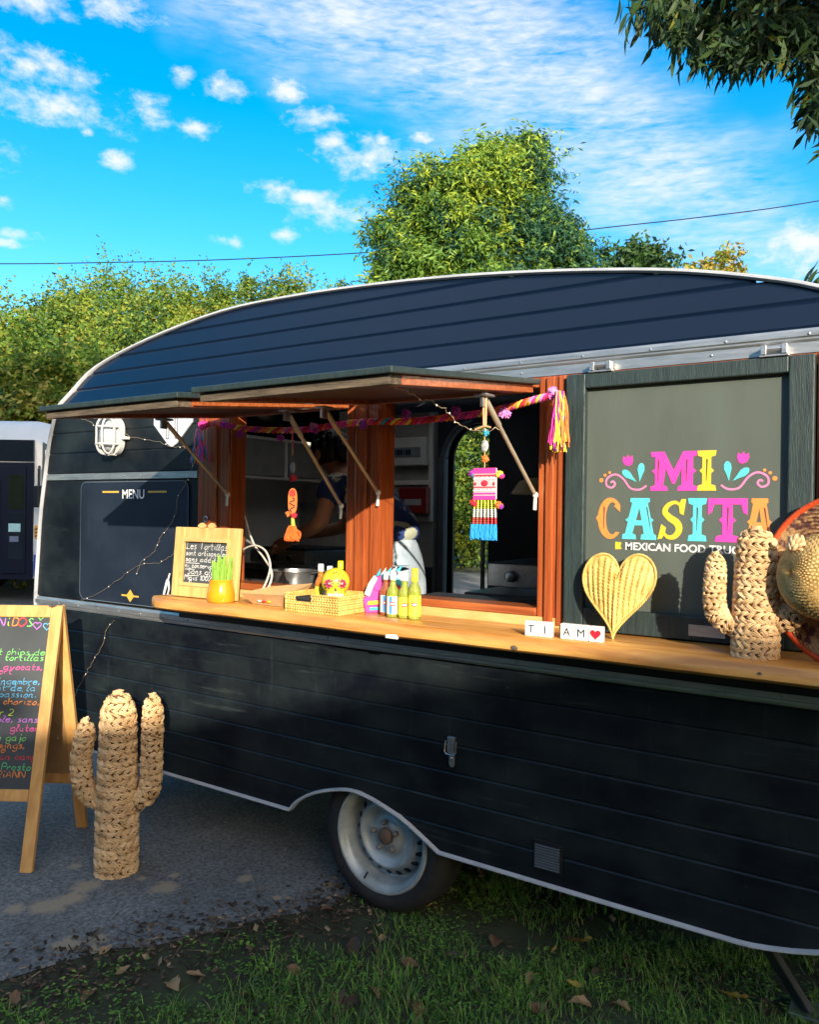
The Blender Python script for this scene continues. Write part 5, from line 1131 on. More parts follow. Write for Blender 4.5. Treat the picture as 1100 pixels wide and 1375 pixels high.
for k in range(7):
    a = cwid * (.06 + .145 * k); x_, y_ = a, -.0
    for j, m_ in enumerate([C('bead_lime', .55, .62, .06)] * 4 + [C('bead_white', .78, .76, .70)] * 4 + [C('bead_red', .66, .05, .06)] * 3):
        if j % 1 == 0: MB().ball(cf(a + .0012 * (k - 3) * j / 10, -.004 - j * .0066, 0), (.0042, .0042, .0038), 7, 4).build('bead', m_, orn, smooth=True)
    tassel(cf(a + .0014 * (k - 3), -.074, 0), .046, .012, [C('wool_blue', .02, .30, .70, .9)], orn, 16)
# second ornament on the middle rod
b2 = brackets[1]; oy2 = b2[1]
def oq(u, v): return at(u, v, oy2)
or2 = thing('hanging_ornament', 'slim orange owl shaped hanging ornament with an orange tassel in the left hatch', 'ornament', oq(393, 556))
MB().tube([oq(392, 558), oq(393, 612)], .0016, 6).build('cord', cordm, or2, smooth=True)
for k in range(7): MB().ball(oq(393, 574 + k * 4), .0038, 6, 4).build('bead', cols[2 if k % 2 else 0], or2, smooth=True)
MB().ball(oq(393, 628), (.012, .006, .020), 12, 8).build('shell_bead', flat('bead_grey', (.3, .32, .34)), or2, smooth=True)
pompom(oq(393, 642), .014, cols[2], or2)
oc = oq(393, 673); of = frame(oc, RT, (0, 0, 1))
bd = MB().prism([(.0165 * math.cos(t) * (1 if abs(math.sin(t)) < .98 else .98), .046 * (abs(math.sin(t)) ** .6) * (1 if math.sin(t) > 0 else -1)) for t in np.linspace(0, 2 * math.pi, 28, False)], lambda a, b, c: of(a, b, c - .006), .012).build('body', C('felt_orange', .66, .17, .035, .95), or2, bevel=.004)
MB().prism([(.0115 * math.cos(t), .028 + .0125 * math.sin(t)) for t in np.linspace(0, 2 * math.pi, 16, False)], lambda a, b, c: of(a, b, .0064 + c), .002).build('head_patch', C('felt_red', .62, .04, .03, .95), bd)
MB().ribbon([(.0095 * math.sin(k * 1.25), .012 - k * .0048) for k in range(11)], .004, of, .0085).build('embroidery', C('felt_black', .02, .015, .015, .95), bd)
MB().ribbon([(.0095 * math.sin(k * 1.25 + .5) + .002, .010 - k * .0048) for k in range(11)], .003, of, .0082).build('embroidery', C('felt_pink', .75, .25, .20, .95), bd)
pompom(oq(387, 690), .011, cols[1], or2); pompom(oq(395, 692), .012, cols[2], or2)
MB().tube([oq(393, 695), oq(394, 708)], [.006, .008], 8).build('binding', C('bead_lime', .55, .62, .06), or2, smooth=True)
tassel(oq(394, 706), .052, .034, [C('wool_bright_orange', .88, .14, .02, .9)] * 3, or2, 80)

# fairy lights
wire = pm('copper_wire', (.42, .33, .22), (.30, .23, .15), rough=.4, metal=.6)
def fairy(label, pxs, y):
    ys = y if hasattr(y, '__len__') else [y] * len(pxs)
    pts = smooth2([at(u, v, q) for (u, v), q in zip(pxs, ys)], 5); pts = [p + rng.normal(0, .0025, 3) for p in pts]
    o = tag(MB().tube(pts, .0013, 5).build('fairy_lights', wire, smooth=True), label, 'fairy lights', 'thin wire fairy lights on the trailer')
    for p in pts[3::6]: MB().ball(p, (.0026, .0026, .0034), 7, 5).build('bulb', pm('bulb_clear', (.8, .8, .74), rough=.15) if 'bulb_clear' not in bpy.data.materials else bpy.data.materials['bulb_clear'], o, smooth=True)
fairy('fairy light wire sagging from the front corner of the right hatch', [(505, 497), (512, 508), (528, 519), (545, 526), (562, 534), (580, 540), (597, 550), (606, 558), (614, 568), (632, 577), (650, 579), (668, 576)], [-.84, -.80, -.72, -.66, -.6, -.56, -.52, -.48, -.46, -.44, -.42, -.41])
fairy('fairy light wire draped behind the caged wall lamp', [(100, 560), (115, 564), (130, 572), (165, 582), (190, 590), (215, 594), (232, 600), (248, 602)], [-.05, -.05, -.01, -.01, -.01, -.012, -.012, -.01])
fairy('fairy light wire hanging across the right side of the menu board', [(262, 612), (256, 634), (250, 646), (240, 665), (236, 690), (226, 708), (215, 722), (208, 740), (190, 755), (184, 770)], -.012)
fairy('fairy light wire lying across the lower menu board', [(108, 806), (125, 800), (150, 785), (172, 768), (190, 757), (210, 756), (226, 748), (236, 738)], -.012)
fairy('fairy light wire on the black wall above the ground cactus', [(155, 832), (143, 845), (139, 862), (127, 884), (117, 902), (106, 922), (92, 952), (82, 980), (76, 992)], [-.012, -.015, -.015, -.02, -.02, -.03, -.1, -.2, -.25])

# ------------------------------------------------------------------ A-frame board
af = thing('pavement_sign', 'wooden A frame chalkboard with colourful chalk menu standing on the asphalt', 'chalkboard', (-3.3, -.4, .004))
F0 = atz(42, 1172, .004); s0_ = .28
A0 = F0 + FW * s0_; 
d_ = ray(84, 813); t_ = ((A0 - CAM) @ FW); A0 = CAM + d_ * t_          # apex on the same depth
wdir = -RT; lw_ = .052; WB = .64
B0 = atz(119, 1108, .004); 
up_f = unit(A0 - F0); fr_f = frame(F0 + wdir * WB, RT, up_f); LF = np.linalg.norm(A0 - F0)
def pk(fr, a0, a1, b0, b1, d0, d1): return MB().add([fr(a, b, d) for d in (d0, d1) for a, b in ((a0, b0), (a1, b0), (a1, b1), (a0, b1))], [(0, 3, 2, 1), (4, 5, 6, 7), (0, 1, 5, 4), (1, 2, 6, 5), (2, 3, 7, 6), (3, 0, 4, 7)])
afw = pm('sign_wood', (.66, .37, .13), (.48, .24, .07), scale=6, rough=.5, stretch=(5, 5, .5), bump=.1)
zb_ = .285
pk(fr_f, WB - lw_, WB, 0, LF, -.025, 0).build('leg', afw, af, bevel=.003); pk(fr_f, 0, lw_, 0, LF, -.025, 0).build('leg', afw, af, bevel=.003)
pk(fr_f, lw_ + .001, WB - lw_ - .001, LF - .055, LF, -.024, -.001).build('top_rail', afw, af, bevel=.003); pk(fr_f, lw_ + .001, WB - lw_ - .001, zb_, zb_ + .05, -.024, -.001).build('bottom_rail', afw, af, bevel=.003)
cb_ = pk(fr_f, lw_ + .001, WB - lw_ - .001, zb_ + .051, LF - .056, -.018, -.008).build('chalk_panel', pm('chalk_panel', (.055, .062, .066), (.036, .042, .048), scale=3, rough=.7), af)
# rear half
A1 = A0 + FW * .03; up_b = unit(A1 - B0); fr_b = frame(B0, wdir, up_b); LB = np.linalg.norm(A1 - B0)
for a in (0, WB - lw_): pk(fr_b, a, a + lw_, 0, LB, -.025, 0).build('rear_leg', afw, af, bevel=.003)
pk(fr_b, lw_ + .001, WB - lw_ - .001, zb_, LB - .01, -.018, -.008).build('rear_panel', pm('rear_ply', (.34, .20, .08), (.26, .14, .05)), af)
pk(fr_b, lw_ + .001, WB - lw_ - .001, zb_ - .051, zb_ - .001, -.024, -.001).build('rear_rail', afw, af, bevel=.003)
for w_ in (.04, WB - .04): MB().box(A0 + wdir * w_ + (-.012, -.02, -.004), A0 + wdir * w_ + (.012, .045, .004)).build('hinge', steel, af)
cf2 = lambda a, b, c=0: fr_f(a, b, -.0075 + c)
chk = lambda n, r, g, b: pm('chalk_' + n, (r, g, b), (r * .55, g * .55, b * .55), scale=70, rough=.95, lo=.3, hi=.6)
ck_cols = dict(w=chalk_white, g=chk('green', .20, .62, .16), p=chk('pink', .72, .10, .36), b=chk('blue', .12, .46, .74), o=chk('orange', .80, .26, .06), y=chk('lime', .52, .66, .06), v=chk('violet', .52, .18, .66), r=chk('red', .70, .06, .08), d=chk('dark_green', .10, .50, .20))
def line(txt, v_px, size, c, u_end, w=.0042):
    tmp = MB(); xe = chalk(tmp, txt, 0, 0, size, lambda a, b, c: (a, b, c), w=w)
    # v position along the board
    b = (1172 - v_px) / (1172 - 813) * LF; a1_ = WB + (u_end - (42 + (84 - 42) * b / LF)) * .00378
    k = min(1.0, (a1_ - lw_ - .01) / xe)
    mb = MB(); mb.v = [tuple(cf2(a1_ - (xe - p[0]) * k, b + p[1], .001)) for p in tmp.v]; mb.f = tmp.f; mb.m = tmp.m
    mb.build('chalk_writing', ck_cols[c], cb_)
for i, (ch, c) in enumerate(zip('BIENVENIDOS', 'gpbovbvyovg')):
    pass
xx = 0
cs_l = 'gpbovbvyorg'; tmpw = 0
ends_ = {10: 48, 9: 40, 8: 30, 7: 20, 6: 14, 5: 3, 4: -9, 3: -20, 2: -31, 1: -42, 0: -51}
for i, ch in enumerate('BIENVENiDOS'): line(ch, 843, .036, cs_l[i], ends_[i], .0050)
for (u, v, c, s_) in ((57, 828, 'g', .020), (52, 842, 'v', .018), (64, 843, 'b', .018)):
    b = (1172 - v) / (1172 - 813) * LF; a = WB + (u - (42 + 42 * b / LF)) * .00378
    pts = [(a + s_ * 16 * math.sin(t) ** 3 / 16, b + s_ * (13 * math.cos(t) - 5 * math.cos(2 * t) - 2 * math.cos(3 * t) - math.cos(4 * t)) / 16) for t in np.linspace(0, 6.283, 24, False)]
    MB().ribbon(pts, .0038, cf2, .001, closed=True).build('chalk_heart', ck_cols[c], cb_)
for t_x, v, c, ue in (('fait maison et chips de', 882, 'g', 62), ('tortillas', 890, 'g', 60), ('mangues, avocats,', 903, 'p', 58), ('citron vert', 909, 'p', 22), ('grenade, gingembre,', 923, 'b', 55), ('pomme, fruit de la', 932, 'b', 50), ('passion.', 941, 'b', 50), ('cheddar, chorizo,', 951, 'o', 54), ('a partager par 2', 966, 'y', 24), ('preparable, sans', 975, 'v', 52), ('gluten', 987, 'p', 54), ('chips de gajo', 1000, 'g', 38), ('et toppings,', 1010, 'o', 36), ('guacamole', 1016, 'o', 14), ('Retrouvez: chez un camp', 1025, 'r', 50), ('sous le Presto,', 1039, 'd', 46), ('DORiANN', 1049, 'o', 36)):
    line(t_x, v + 2, .0275, c, ue, .0034)

# ------------------------------------------------------------------ bus
bus = thing('bus', 'white and dark blue minibus parked beyond the trailer', 'bus', att(-40, 775, 12.6) * (1, 1, 0))
bf0 = att(46, 700, 12.55); bo = np.array((bf0[0], bf0[1], 0)); BU, BV = RT, FW
def bp_(a, d, z): return bo + BU * a + BV * d + np.array((0, 0, z))
bus_white = pm('bus_white', (.60, .66, .72), (.54, .60, .66), scale=2, rough=.3, coat=.4); bus_navy = pm('bus_navy', (.006, .010, .026), (.005, .008, .020), scale=2, rough=.45, spec=.25)
bglass = pm('bus_glass', (.015, .022, .032), (.012, .018, .028), rough=.08, spec=.7); bblue = C('bus_blue', .03, .09, .45, .35)
def loft(secs, name, mat, par, smooth=True):
    k = len(secs[0]); mb = MB(); mb.add([p for s_ in secs for p in s_], [(i * k + j, i * k + (j + 1) % k, (i + 1) * k + (j + 1) % k, (i + 1) * k + j) for i in range(len(secs) - 1) for j in range(k)] + [tuple(range(k)), tuple(range((len(secs) - 1) * k, len(secs) * k))]); return mb.build(name, mat, par, smooth=smooth)
def bsec(a, inset, drop): return [bp_(a, d, z) for d, z in ((.0 + inset, .42), (.0 + inset * .6, 1.2), (.02 + inset, 2.55 - drop), (.10 + inset, 2.82 - drop), (.32, 2.95 - drop), (1.98, 2.95 - drop), (2.2 - inset, 2.82 - drop), (2.28 - inset, 2.55 - drop), (2.3 - inset, .42))]
body_b = loft([bsec(-8, .05, .05), bsec(-7.9, 0, 0), bsec(-.10, 0, 0), bsec(.04, .05, .03), bsec(.30, .16, .22)], 'body', bus_white, bus)
def bpan(a0, a1, z0, z1, mat, name, par, out=.012, d0=.0, bev=.004): 
    return MB().add([bp_(a, d, z) for d in (d0 - out, d0 + .03) for a, z in ((a0, z0), (a1, z0), (a1, z1), (a0, z1))], [(0, 3, 2, 1), (4, 5, 6, 7), (0, 1, 5, 4), (1, 2, 6, 5), (2, 3, 7, 6), (3, 0, 4, 7)]).build(name, mat, par, bevel=bev)
bpan(-7.6, -.02, 2.28, 2.62, bglass, 'window_band', bus)
bpan(-7.6, -.02, .40, 2.26, bus_navy, 'side_panel', bus, .008)
dr = bpan(-.92, -.13, .50, 2.20, bus_navy, 'door', bus, .030)
bpan(-.40, -.16, 1.52, 2.06, pm('window_view_glass', (.05, .07, .05), (.03, .05, .03), rough=.05, metal=.6), 'window', dr, .036); bpan(-.40, -.16, .72, 1.46, bglass, 'window', dr, .036)
bpan(-.39, -.20, 1.16, 1.29, C('sticker_pale', .40, .66, .70), 'sticker', dr, .040, bev=0); bpan(-.37, -.23, 1.00, 1.09, C('sticker_grey', .16, .20, .30), 'sticker', dr, .040, bev=0)
MB().tube([bp_(-.55, -.05, .7), bp_(-.55, -.05, 2.0)], .018, 6).build('grab_rail', bus_navy, dr); MB().tube([bp_(-.75, -.05, .7), bp_(-.75, -.05, 2.0)], .018, 6).build('grab_rail', bus_navy, dr)
bpan(-.01, .09, .45, .80, bblue, 'stripe_panel', bus, .02, .03); hz = bpan(.0, .10, 1.06, 1.26, C('hazard_orange', .78, .36, .04), 'hazard_plate', bus, .022, .03)
for k in range(3): MB().beam(bp_(.012, -.0, 1.09 + k * .055), bp_(.08, -.0, 1.12 + k * .055), .012, .012).build('hazard_bar', black, hz)
MB().add([bp_(.09, .03, 1.35), bp_(.32, .24, 1.25), bp_(.30, .26, 2.45), bp_(.08, .08, 2.60)], [(0, 1, 2, 3)]).add([bp_(.315, .26, 1.25), bp_(.315, 2.02, 1.25), bp_(.295, 2.0, 2.5), bp_(.295, .28, 2.5)], [(0, 1, 2, 3)]).build('windscreen', bglass, bus)
mr_ = MB().box(bp_(.16, -.2, 1.55) + (-.06, -.06, 0), bp_(.16, -.2, 1.55) + (.06, .06, .34)); mr_.build('mirror', black, bus, bevel=.02); MB().tube([bp_(.06, .02, 2.2), bp_(.16, -.2, 2.15), bp_(.16, -.2, 1.85)], .02, 6).build('mirror_arm', black, bus)
for a in (-1.9, -6.3):
    for d in (.02, 2.05): w_ = MB().lathe([(.2, 0), (.42, .0), (.46, .05), (.46, .2), (.42, .25), (.2, .25)], bp_(a, d, .46), FW, 28).build('wheel', rubber, bus, smooth=True)

# ------------------------------------------------------------------ vegetation
def leaves_mesh(name, cen, size, aspect, mats, midx, droop, parent, kind=None, flip=.6, jit=.3):
    n = len(cen); cen = np.asarray(cen)
    d = rng.normal(0, 1, (n, 3)); d[:, 2] = d[:, 2] * (1 - droop * .6) - droop; d /= np.linalg.norm(d, axis=1, keepdims=True)
    q = rng.normal(0, 1, (n, 3)); s_ = np.cross(d, q); s_ /= np.linalg.norm(s_, axis=1, keepdims=True) + 1e-9
    L = (size * rng.uniform(1 - jit, 1 + jit, n))[:, None]; Wd = L / aspect
    nrm = np.cross(d, s_)
    V = np.stack([cen, cen + d * L * .5 + s_ * Wd * .5 + nrm * L * .08, cen + d * L, cen + d * L * .5 - s_ * Wd * .5 + nrm * L * .08], 1).reshape(-1, 3)
    me = bpy.data.meshes.new(name); me.vertices.add(4 * n); me.vertices.foreach_set('co', V.ravel())
    me.loops.add(4 * n); me.loops.foreach_set('vertex_index', np.arange(4 * n)); me.polygons.add(n); me.polygons.foreach_set('loop_start', np.arange(0, 4 * n, 4)); me.polygons.foreach_set('loop_total', np.full(n, 4))
    for m in mats: me.materials.append(m)
    me.polygons.foreach_set('material_index', np.asarray(midx, dtype=np.int32)); me.update(); me.validate()
    return link(name, me, parent, kind=kind)
bark = pm('bark', (.10, .075, .05), (.05, .038, .028), scale=10, rough=.9, bump=.6, stretch=(1, 1, .3))
def crown_pts(c, r3, nclump, per, clump_r, bias=.75, droop=.3):
    # sprigs of leaves springing outwards from clumps of uneven size
    c = np.array(c); r3 = np.array(r3); P = []; K = []; ln = 9
    for k in range(nclump):
        d = unit(rng.normal(0, 1, 3)); q = rng.uniform(.2, .8) if rng.random() > bias else rng.uniform(.72, 1.02)
        cc = c + d * r3 * q; cr = clump_r * rng.uniform(.5, 1.5); ns = max(int(per * (cr / clump_r) ** 1.3 / ln), 4)
        st = cc + rng.normal(0, .38, (ns, 3)) * cr
        di = d * .75 + rng.normal(0, .65, (ns, 3)); di[:, 2] += .25; di /= np.linalg.norm(di, axis=1, keepdims=True)
        L = cr * rng.uniform(.35, 1.15, (ns, 1)); t = np.linspace(.05, 1, ln)
        pts = st[:, None, :] + di[:, None, :] * (L[:, None, :] * t[None, :, None]); pts[:, :, 2] -= droop * .55 * L * t[None, :] ** 2
        pts = pts.reshape(-1, 3) + rng.normal(0, .05 * cr, (ns * ln, 3))
        P.append(pts); K.append(np.full(len(pts), k))
    return np.concatenate(P), np.concatenate(K)
def tree(name, label, base, top_c, r3, nclump, per, clump_r, size, aspect, mats, droop=.3, group='trees around the car park', weights=None, trunk_r=.16, cat='tree', extra=()):
    global rng
    rng = np.random.default_rng(sum(ord(q) * (k + 3) for k, q in enumerate(label)) % 99991)      # each tree keeps its own shape
    t = thing(name, label, cat, base, group); b = np.array(base, float); tc = np.array(top_c, float)
    tk = MB(); mid = (b + tc) / 2 + rng.normal(0, .15, 3); tk.tube(smooth2([b - (0, 0, .1), mid, tc + (0, 0, r3[2] * .4)], 4), [trunk_r, trunk_r * .9, trunk_r * .8, trunk_r * .7, trunk_r * .6, trunk_r * .5, trunk_r * .42, trunk_r * .35, trunk_r * .25], 9)
    for k in range(9):
        s0 = b + (tc - b) * rng.uniform(.55, 1.1); e0 = tc + unit(rng.normal(0, 1, 3)) * np.array(r3) * .75; tk.tube(smooth2([s0, (s0 + e0) / 2 + (0, 0, -.1), e0], 3), [trunk_r * .4, trunk_r * .35, trunk_r * .3, trunk_r * .25, trunk_r * .2, trunk_r * .15, trunk_r * .08][:7], 6)
    tk.build('trunk', bark, t, smooth=True)
    P, K = crown_pts(tc, r3, nclump, per, clump_r, droop=droop)
    for (cc, rr_, nc) in extra:
        P2, K2 = crown_pts(cc, rr_, nc, per, clump_r, droop=droop); P = np.r_[P, P2]; K = np.r_[K, K2 + K.max() + 1]
    w = weights or [1 / len(mats)] * len(mats); base_m = rng.choice(len(mats), K.max() + 1, p=w); mi = base_m[K]; sw = rng.random(len(K)) < .35; mi[sw] = rng.choice(len(mats), sw.sum(), p=w)
    leaves_mesh('crown', P, size, aspect, mats, mi, droop, t)
    return t
gA = leafmat('leaf_mid_green', (.150, .250, .035), (.070, .150, .026)); gB = leafmat('leaf_yellow_green', (.29, .35, .042), (.17, .24, .034)); gC = leafmat('leaf_dark_green', (.055, .125, .028), (.028, .075, .022)); gD = leafmat('leaf_autumn', (.40, .31, .055), (.28, .23, .045))
gE = leafmat('leaf_blue_green', (.060, .120, .060), (.035, .080, .042))
wood = [gA, gB, gC, gD]
spots = [  # u, v of the crown top, depth, crown half width, depth of crown
    (40, 430, 17.5, 1.9, 'mid green hedgerow tree, leftmost, rising above the bus'), (112, 395, 19, 2.0, 'round yellowish tree behind the bus corner'), (175, 345, 24, 2.6, 'tallest woodland tree left of the trailer roof'), (255, 372, 22, 2.0, 'loose autumn tinted tree right of the tallest woodland tree'),
    (330, 362, 23, 2.0, 'bushy light green tree behind the middle of the trailer roof'), (395, 372, 24, 1.8, 'pale green tree between the bushy tree and the hazel'), (450, 384, 22, 1.5, 'low yellow green tree just left of the great willow'), (-40, 400, 20, 2.4, 'dark leafy tree at the left edge beyond the bus'),
    (215, 430, 17.5, 1.8, 'dense green tree close behind the front of the trailer roof'), (100, 470, 15.5, 1.3, 'low dense bush tree below the round yellowish tree')]
for i, (u, v, t, w, lab) in enumerate(spots):
    p = att(u, v, t); top = p[2] - w * (.36 if i == 2 else .16); hh = (top - .6) / 2
    c = np.array((p[0], p[1], top - hh)); wts = [(.50, .28, .18, .04), (.38, .48, .09, .05), (.56, .27, .14, .03), (.40, .42, .10, .08)][i % 4]
    tree('woodland_tree', lab, (p[0], p[1], 0), c, (w * 1.15, w * 1.15, hh), 210, 380, w * .27, .10, 1.7, wood, .25, 'woodland trees beyond the car park', list(wts))
hedge_t = att(20, 500, 15.2)
for k, (u, t, v) in enumerate(((-30, 15.5, 515), (25, 15.2, 506), (66, 15.0, 520))):
    p = att(u, v, t); tree('hedge_bush', ('pale yellowish hedge bush at the left edge above the bus roof', 'pale yellowish hedge bush above the bus door', 'pale yellowish hedge bush between the bus and the trailer')[k], (p[0], p[1], 0), (p[0], p[1], p[2] * .55), (1.1, 1.1, p[2] * .46), 60, 220, .45, .12, 2.2, [gB, leafmat('leaf_straw', (.42, .39, .09), (.30, .29, .07)), gA], .2, 'hedge bushes behind the bus', [.4, .45, .15], .05, 'bush')
# the great willow-like tree behind the trailer roof, yellow green and dark green foliage of two stems
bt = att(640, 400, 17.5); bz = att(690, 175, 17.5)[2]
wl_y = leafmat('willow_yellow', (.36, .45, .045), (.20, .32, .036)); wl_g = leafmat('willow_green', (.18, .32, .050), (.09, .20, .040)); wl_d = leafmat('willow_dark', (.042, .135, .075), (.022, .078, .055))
def W3(u, v, t=17.5): return att(u, v, t)
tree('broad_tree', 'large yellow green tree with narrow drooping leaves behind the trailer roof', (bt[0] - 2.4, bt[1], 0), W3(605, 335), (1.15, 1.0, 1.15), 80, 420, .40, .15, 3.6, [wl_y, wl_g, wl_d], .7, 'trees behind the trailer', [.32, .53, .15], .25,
     extra=[(W3(575, 262), (.50, .5, .36), 22), (W3(630, 240, 17.3), (.60, .55, .42), 34), (W3(668, 222, 17.6), (.38, .35, .26), 20), (W3(530, 318), (.26, .3, .45), 16), (W3(528, 380), (.32, .3, .28), 16), (W3(600, 400, 17.2), (1.3, 1.1, .6), 36)])
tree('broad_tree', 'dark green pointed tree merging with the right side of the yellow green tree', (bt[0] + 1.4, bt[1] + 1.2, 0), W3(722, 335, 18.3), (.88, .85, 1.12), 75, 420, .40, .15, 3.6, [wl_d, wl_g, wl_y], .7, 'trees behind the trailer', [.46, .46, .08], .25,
     extra=[(W3(700, 245, 18.3), (.45, .45, .42), 24), (W3(706, 205, 18.3), (.14, .14, .2), 9), (W3(765, 350, 18.3), (.28, .3, .30), 16), (W3(690, 400, 18), (1.2, 1.0, .5), 34)])
p = W3(850, 345, 19); tree('small_tree', 'small dark leafy tree showing above the roof right of the big tree', (p[0], p[1], 0), W3(850, 385, 19), (.72, .7, 1.1), 30, 150, .36, .17, 2.2, [gC, gE], .3, 'trees behind the trailer', [.6, .4], .1)
p = W3(935, 348, 20); tree('small_tree', 'thin yellowing tree showing above the roof at the right', (p[0], p[1], 0), W3(940, 385, 20), (1.0, .8, .9), 26, 90, .34, .15, 2.2, [gB, gD, gA], .3, 'trees behind the trailer', [.45, .35, .2], .08)
# greenery seen through the trailer's back door and beyond the road
for k, (u, t, r_, lab) in enumerate(((588, 22.5, 1.7, 'sunlit bush seen through the back door of the trailer'), (640, 23.2, 1.9, 'tall green bush right of the one seen through the door'), (715, 23.5, 2.1, 'roadside bush hidden mostly by the right hatch'), (510, 22.6, 2.0, 'roadside bush behind the middle of the trailer'))):
    p = att(u, 700, t); tree('roadside_bush', lab, (p[0], p[1], 0), (p[0], p[1], 2.6), (r_, r_, 2.4), 80, 260, .62, .13, 1.9, [gA, gB, gC], .3, 'bushes across the road', [.35, .25, .40], .07, 'bush')
# unseen trees added behind the camera as dark reflections for the trailer wall
for k, (x, y, h) in enumerate(((-24, -17, 5.5), (-18, -18, 6), (-12.5, -17.5, 5.5), (-7.5, -18, 6), (-2.5, -18, 5.5))):
    tree('added_backdrop_tree', ('dark tree across the car park, first of the row from the west end', 'dark tree across the car park, second of the row from the west end', 'dark tree across the car park in the middle of the row', 'dark tree across the car park, second of the row from the house', 'dark tree across the car park beside the house')[k], (x, y, 0), (x, y, h * .5), (3.1, 2.2, h * .5), 60, 120, 1.0, .55, 1.6, [gC, gA], .3, 'unseen trees added across the car park', [.7, .3], .2)
for k, (x, y, h) in enumerate(((10.7, -19.5, 15.5), (6.6, -20, 14.8), (2.5, -20, 12))):  # unseen trees added to throw shade over the bus
    tree('added_shade_tree', ('tall tree behind the east end of the stone house', 'tall tree behind the middle of the stone house', 'tall tree behind the west end of the stone house')[k], (x, y, 0), (x, y, h * .62), (2.3, 2.2, h * .38), 80, 160, .8, .5, 1.6, [gC, gA], .3, 'unseen trees added across the car park', [.7, .3], .3)
# house that throws the slanting shade over the lower half of the trailer
hs = thing('house', 'stone house with a sloping lean-to roof across the car park', 'house', (7, -12, 0))
hw = pm('house_stone', (.30, .27, .22), (.20, .18, .15), scale=6, rough=.9, bump=.5); rs = .2545
def hz_(x): return 4.59 + rs * (x - 5.97)
hx0, hx1, hy0, hy1 = .8, 15.0, -14.5, -9.25
MB().add([(hx0, hy1, 0), (hx1, hy1, 0), (hx1, hy0, 0), (hx0, hy0, 0), (hx0, hy1, hz_(hx0) - .2), (hx1, hy1, hz_(hx1) - .2), (hx1, hy0, hz_(hx1) - .2), (hx0, hy0, hz_(hx0) - .2)], [(0, 1, 5, 4), (1, 2, 6, 5), (2, 3, 7, 6), (3, 0, 4, 7)]).build('wall', hw, hs)
MB().add([(x, y, hz_(x) + dz) for dz in (-.18, 0) for x, y in ((hx0 - .25, -9.0), (hx1 + .25, -9.0), (hx1 + .25, hy0 - .25), (hx0 - .25, hy0 - .25))], [(0, 3, 2, 1), (4, 5, 6, 7), (0, 1, 5, 4), (1, 2, 6, 5), (2, 3, 7, 6), (3, 0, 4, 7)]).build('roof', pm('house_slate', (.06, .065, .075), (.04, .042, .05), scale=8, rough=.6), hs)
for x in (3, 6.5, 10, 13):
    wnd = MB().box((x - .5, hy1 + .002, 1.0), (x + .5, hy1 + .06, 2.3)).build('window', pm('house_frame', (.55, .55, .52)), hs); MB().box((x - .43, hy1 + .062, 1.07), (x + .43, hy1 + .068, 2.23)).build('pane', bglass, wnd)
# overhanging branch at the top right
oh_ = thing('overhanging_tree', 'tree with long dark pointed leaves overhanging the top right corner', 'tree', (3.2, 1.6, 0))
ob = MB(); ob.tube(smooth2([(3.2, 1.6, -.1), (3.1, 1.6, 2.2), (2.7, 1.7, 4.2), (1.9, 1.9, 5.6), (.8, 2.0, 6.3)], 5), [.20] * 6 + [.16] * 5 + [.11] * 5 + [.07] * 5, 10)
tips = []
for (u, v, t) in ((850, 15, 4.7), (880, 35, 4.8), (905, 60, 4.8), (930, 45, 4.9), (955, 80, 4.8), (985, 75, 4.9), (1000, 50, 4.8), (1030, 65, 4.9), (1060, 30, 4.7), (1095, 60, 4.6), (1090, 110, 4.6), (1085, 140, 4.6), (1105, 155, 4.6), (1112, 370, 4.6), (900, -40, 4.9), (1000, -50, 4.9), (1080, -40, 4.8), (1130, 90, 4.7)):
    e0 = att(u, v, t); s0 = np.array((2.2, 1.9, 5.3)) * .5 + e0 * .5 + (0, 0, .5) if v < 300 else np.array((1.6, 1.2, 4.0)); tips.append(e0); ob.tube(smooth2([np.array((1.7, 1.9, 5.65)) if v < 300 else np.array((2.9, 1.65, 3.5)), s0, e0], 4), [.045, .04, .032, .026, .02, .016, .011, .008, .005], 6)
ob.build('trunk', bark, oh_, smooth=True)
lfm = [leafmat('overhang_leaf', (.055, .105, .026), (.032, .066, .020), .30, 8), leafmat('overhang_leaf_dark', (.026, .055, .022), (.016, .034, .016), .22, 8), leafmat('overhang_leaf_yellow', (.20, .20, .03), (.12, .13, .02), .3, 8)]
Pl, Kl = [], []
for (u, v, w, h, n) in ((885, 0, 30, 18, 160), (915, 28, 32, 28, 360), (955, 42, 42, 36, 560), (1000, 45, 50, 40, 760), (1045, 35, 50, 38, 640), (1090, 50, 40, 45, 560), (1098, 110, 18, 35, 260), (1096, 150, 12, 25, 120), (1108, 365, 10, 12, 14), (1000, -45, 95, 40, 1500), (1120, -20, 60, 80, 700), (1150, 120, 40, 120, 500), (980, 88, 18, 10, 60)):
    a = rng.normal(0, .5, (n, 2)).clip(-1.1, 1.1)
    for (x_, y_) in a: Pl.append(att(u + x_ * w, v + y_ * h, 4.75 + rng.normal(0, .22)))
Pl = np.array(Pl)
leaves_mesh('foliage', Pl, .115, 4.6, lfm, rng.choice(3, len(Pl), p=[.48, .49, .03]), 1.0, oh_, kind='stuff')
# big canopy out of frame that keeps the near leaves in shade
Pc_, Kc_ = crown_pts((2.9, .4, 7.0), (1.7, 1.6, 1.4), 60, 160, .7); leaves_mesh('crown', Pc_, .26, 2.6, lfm[:2], rng.choice(2, len(Pc_)), .6, oh_)
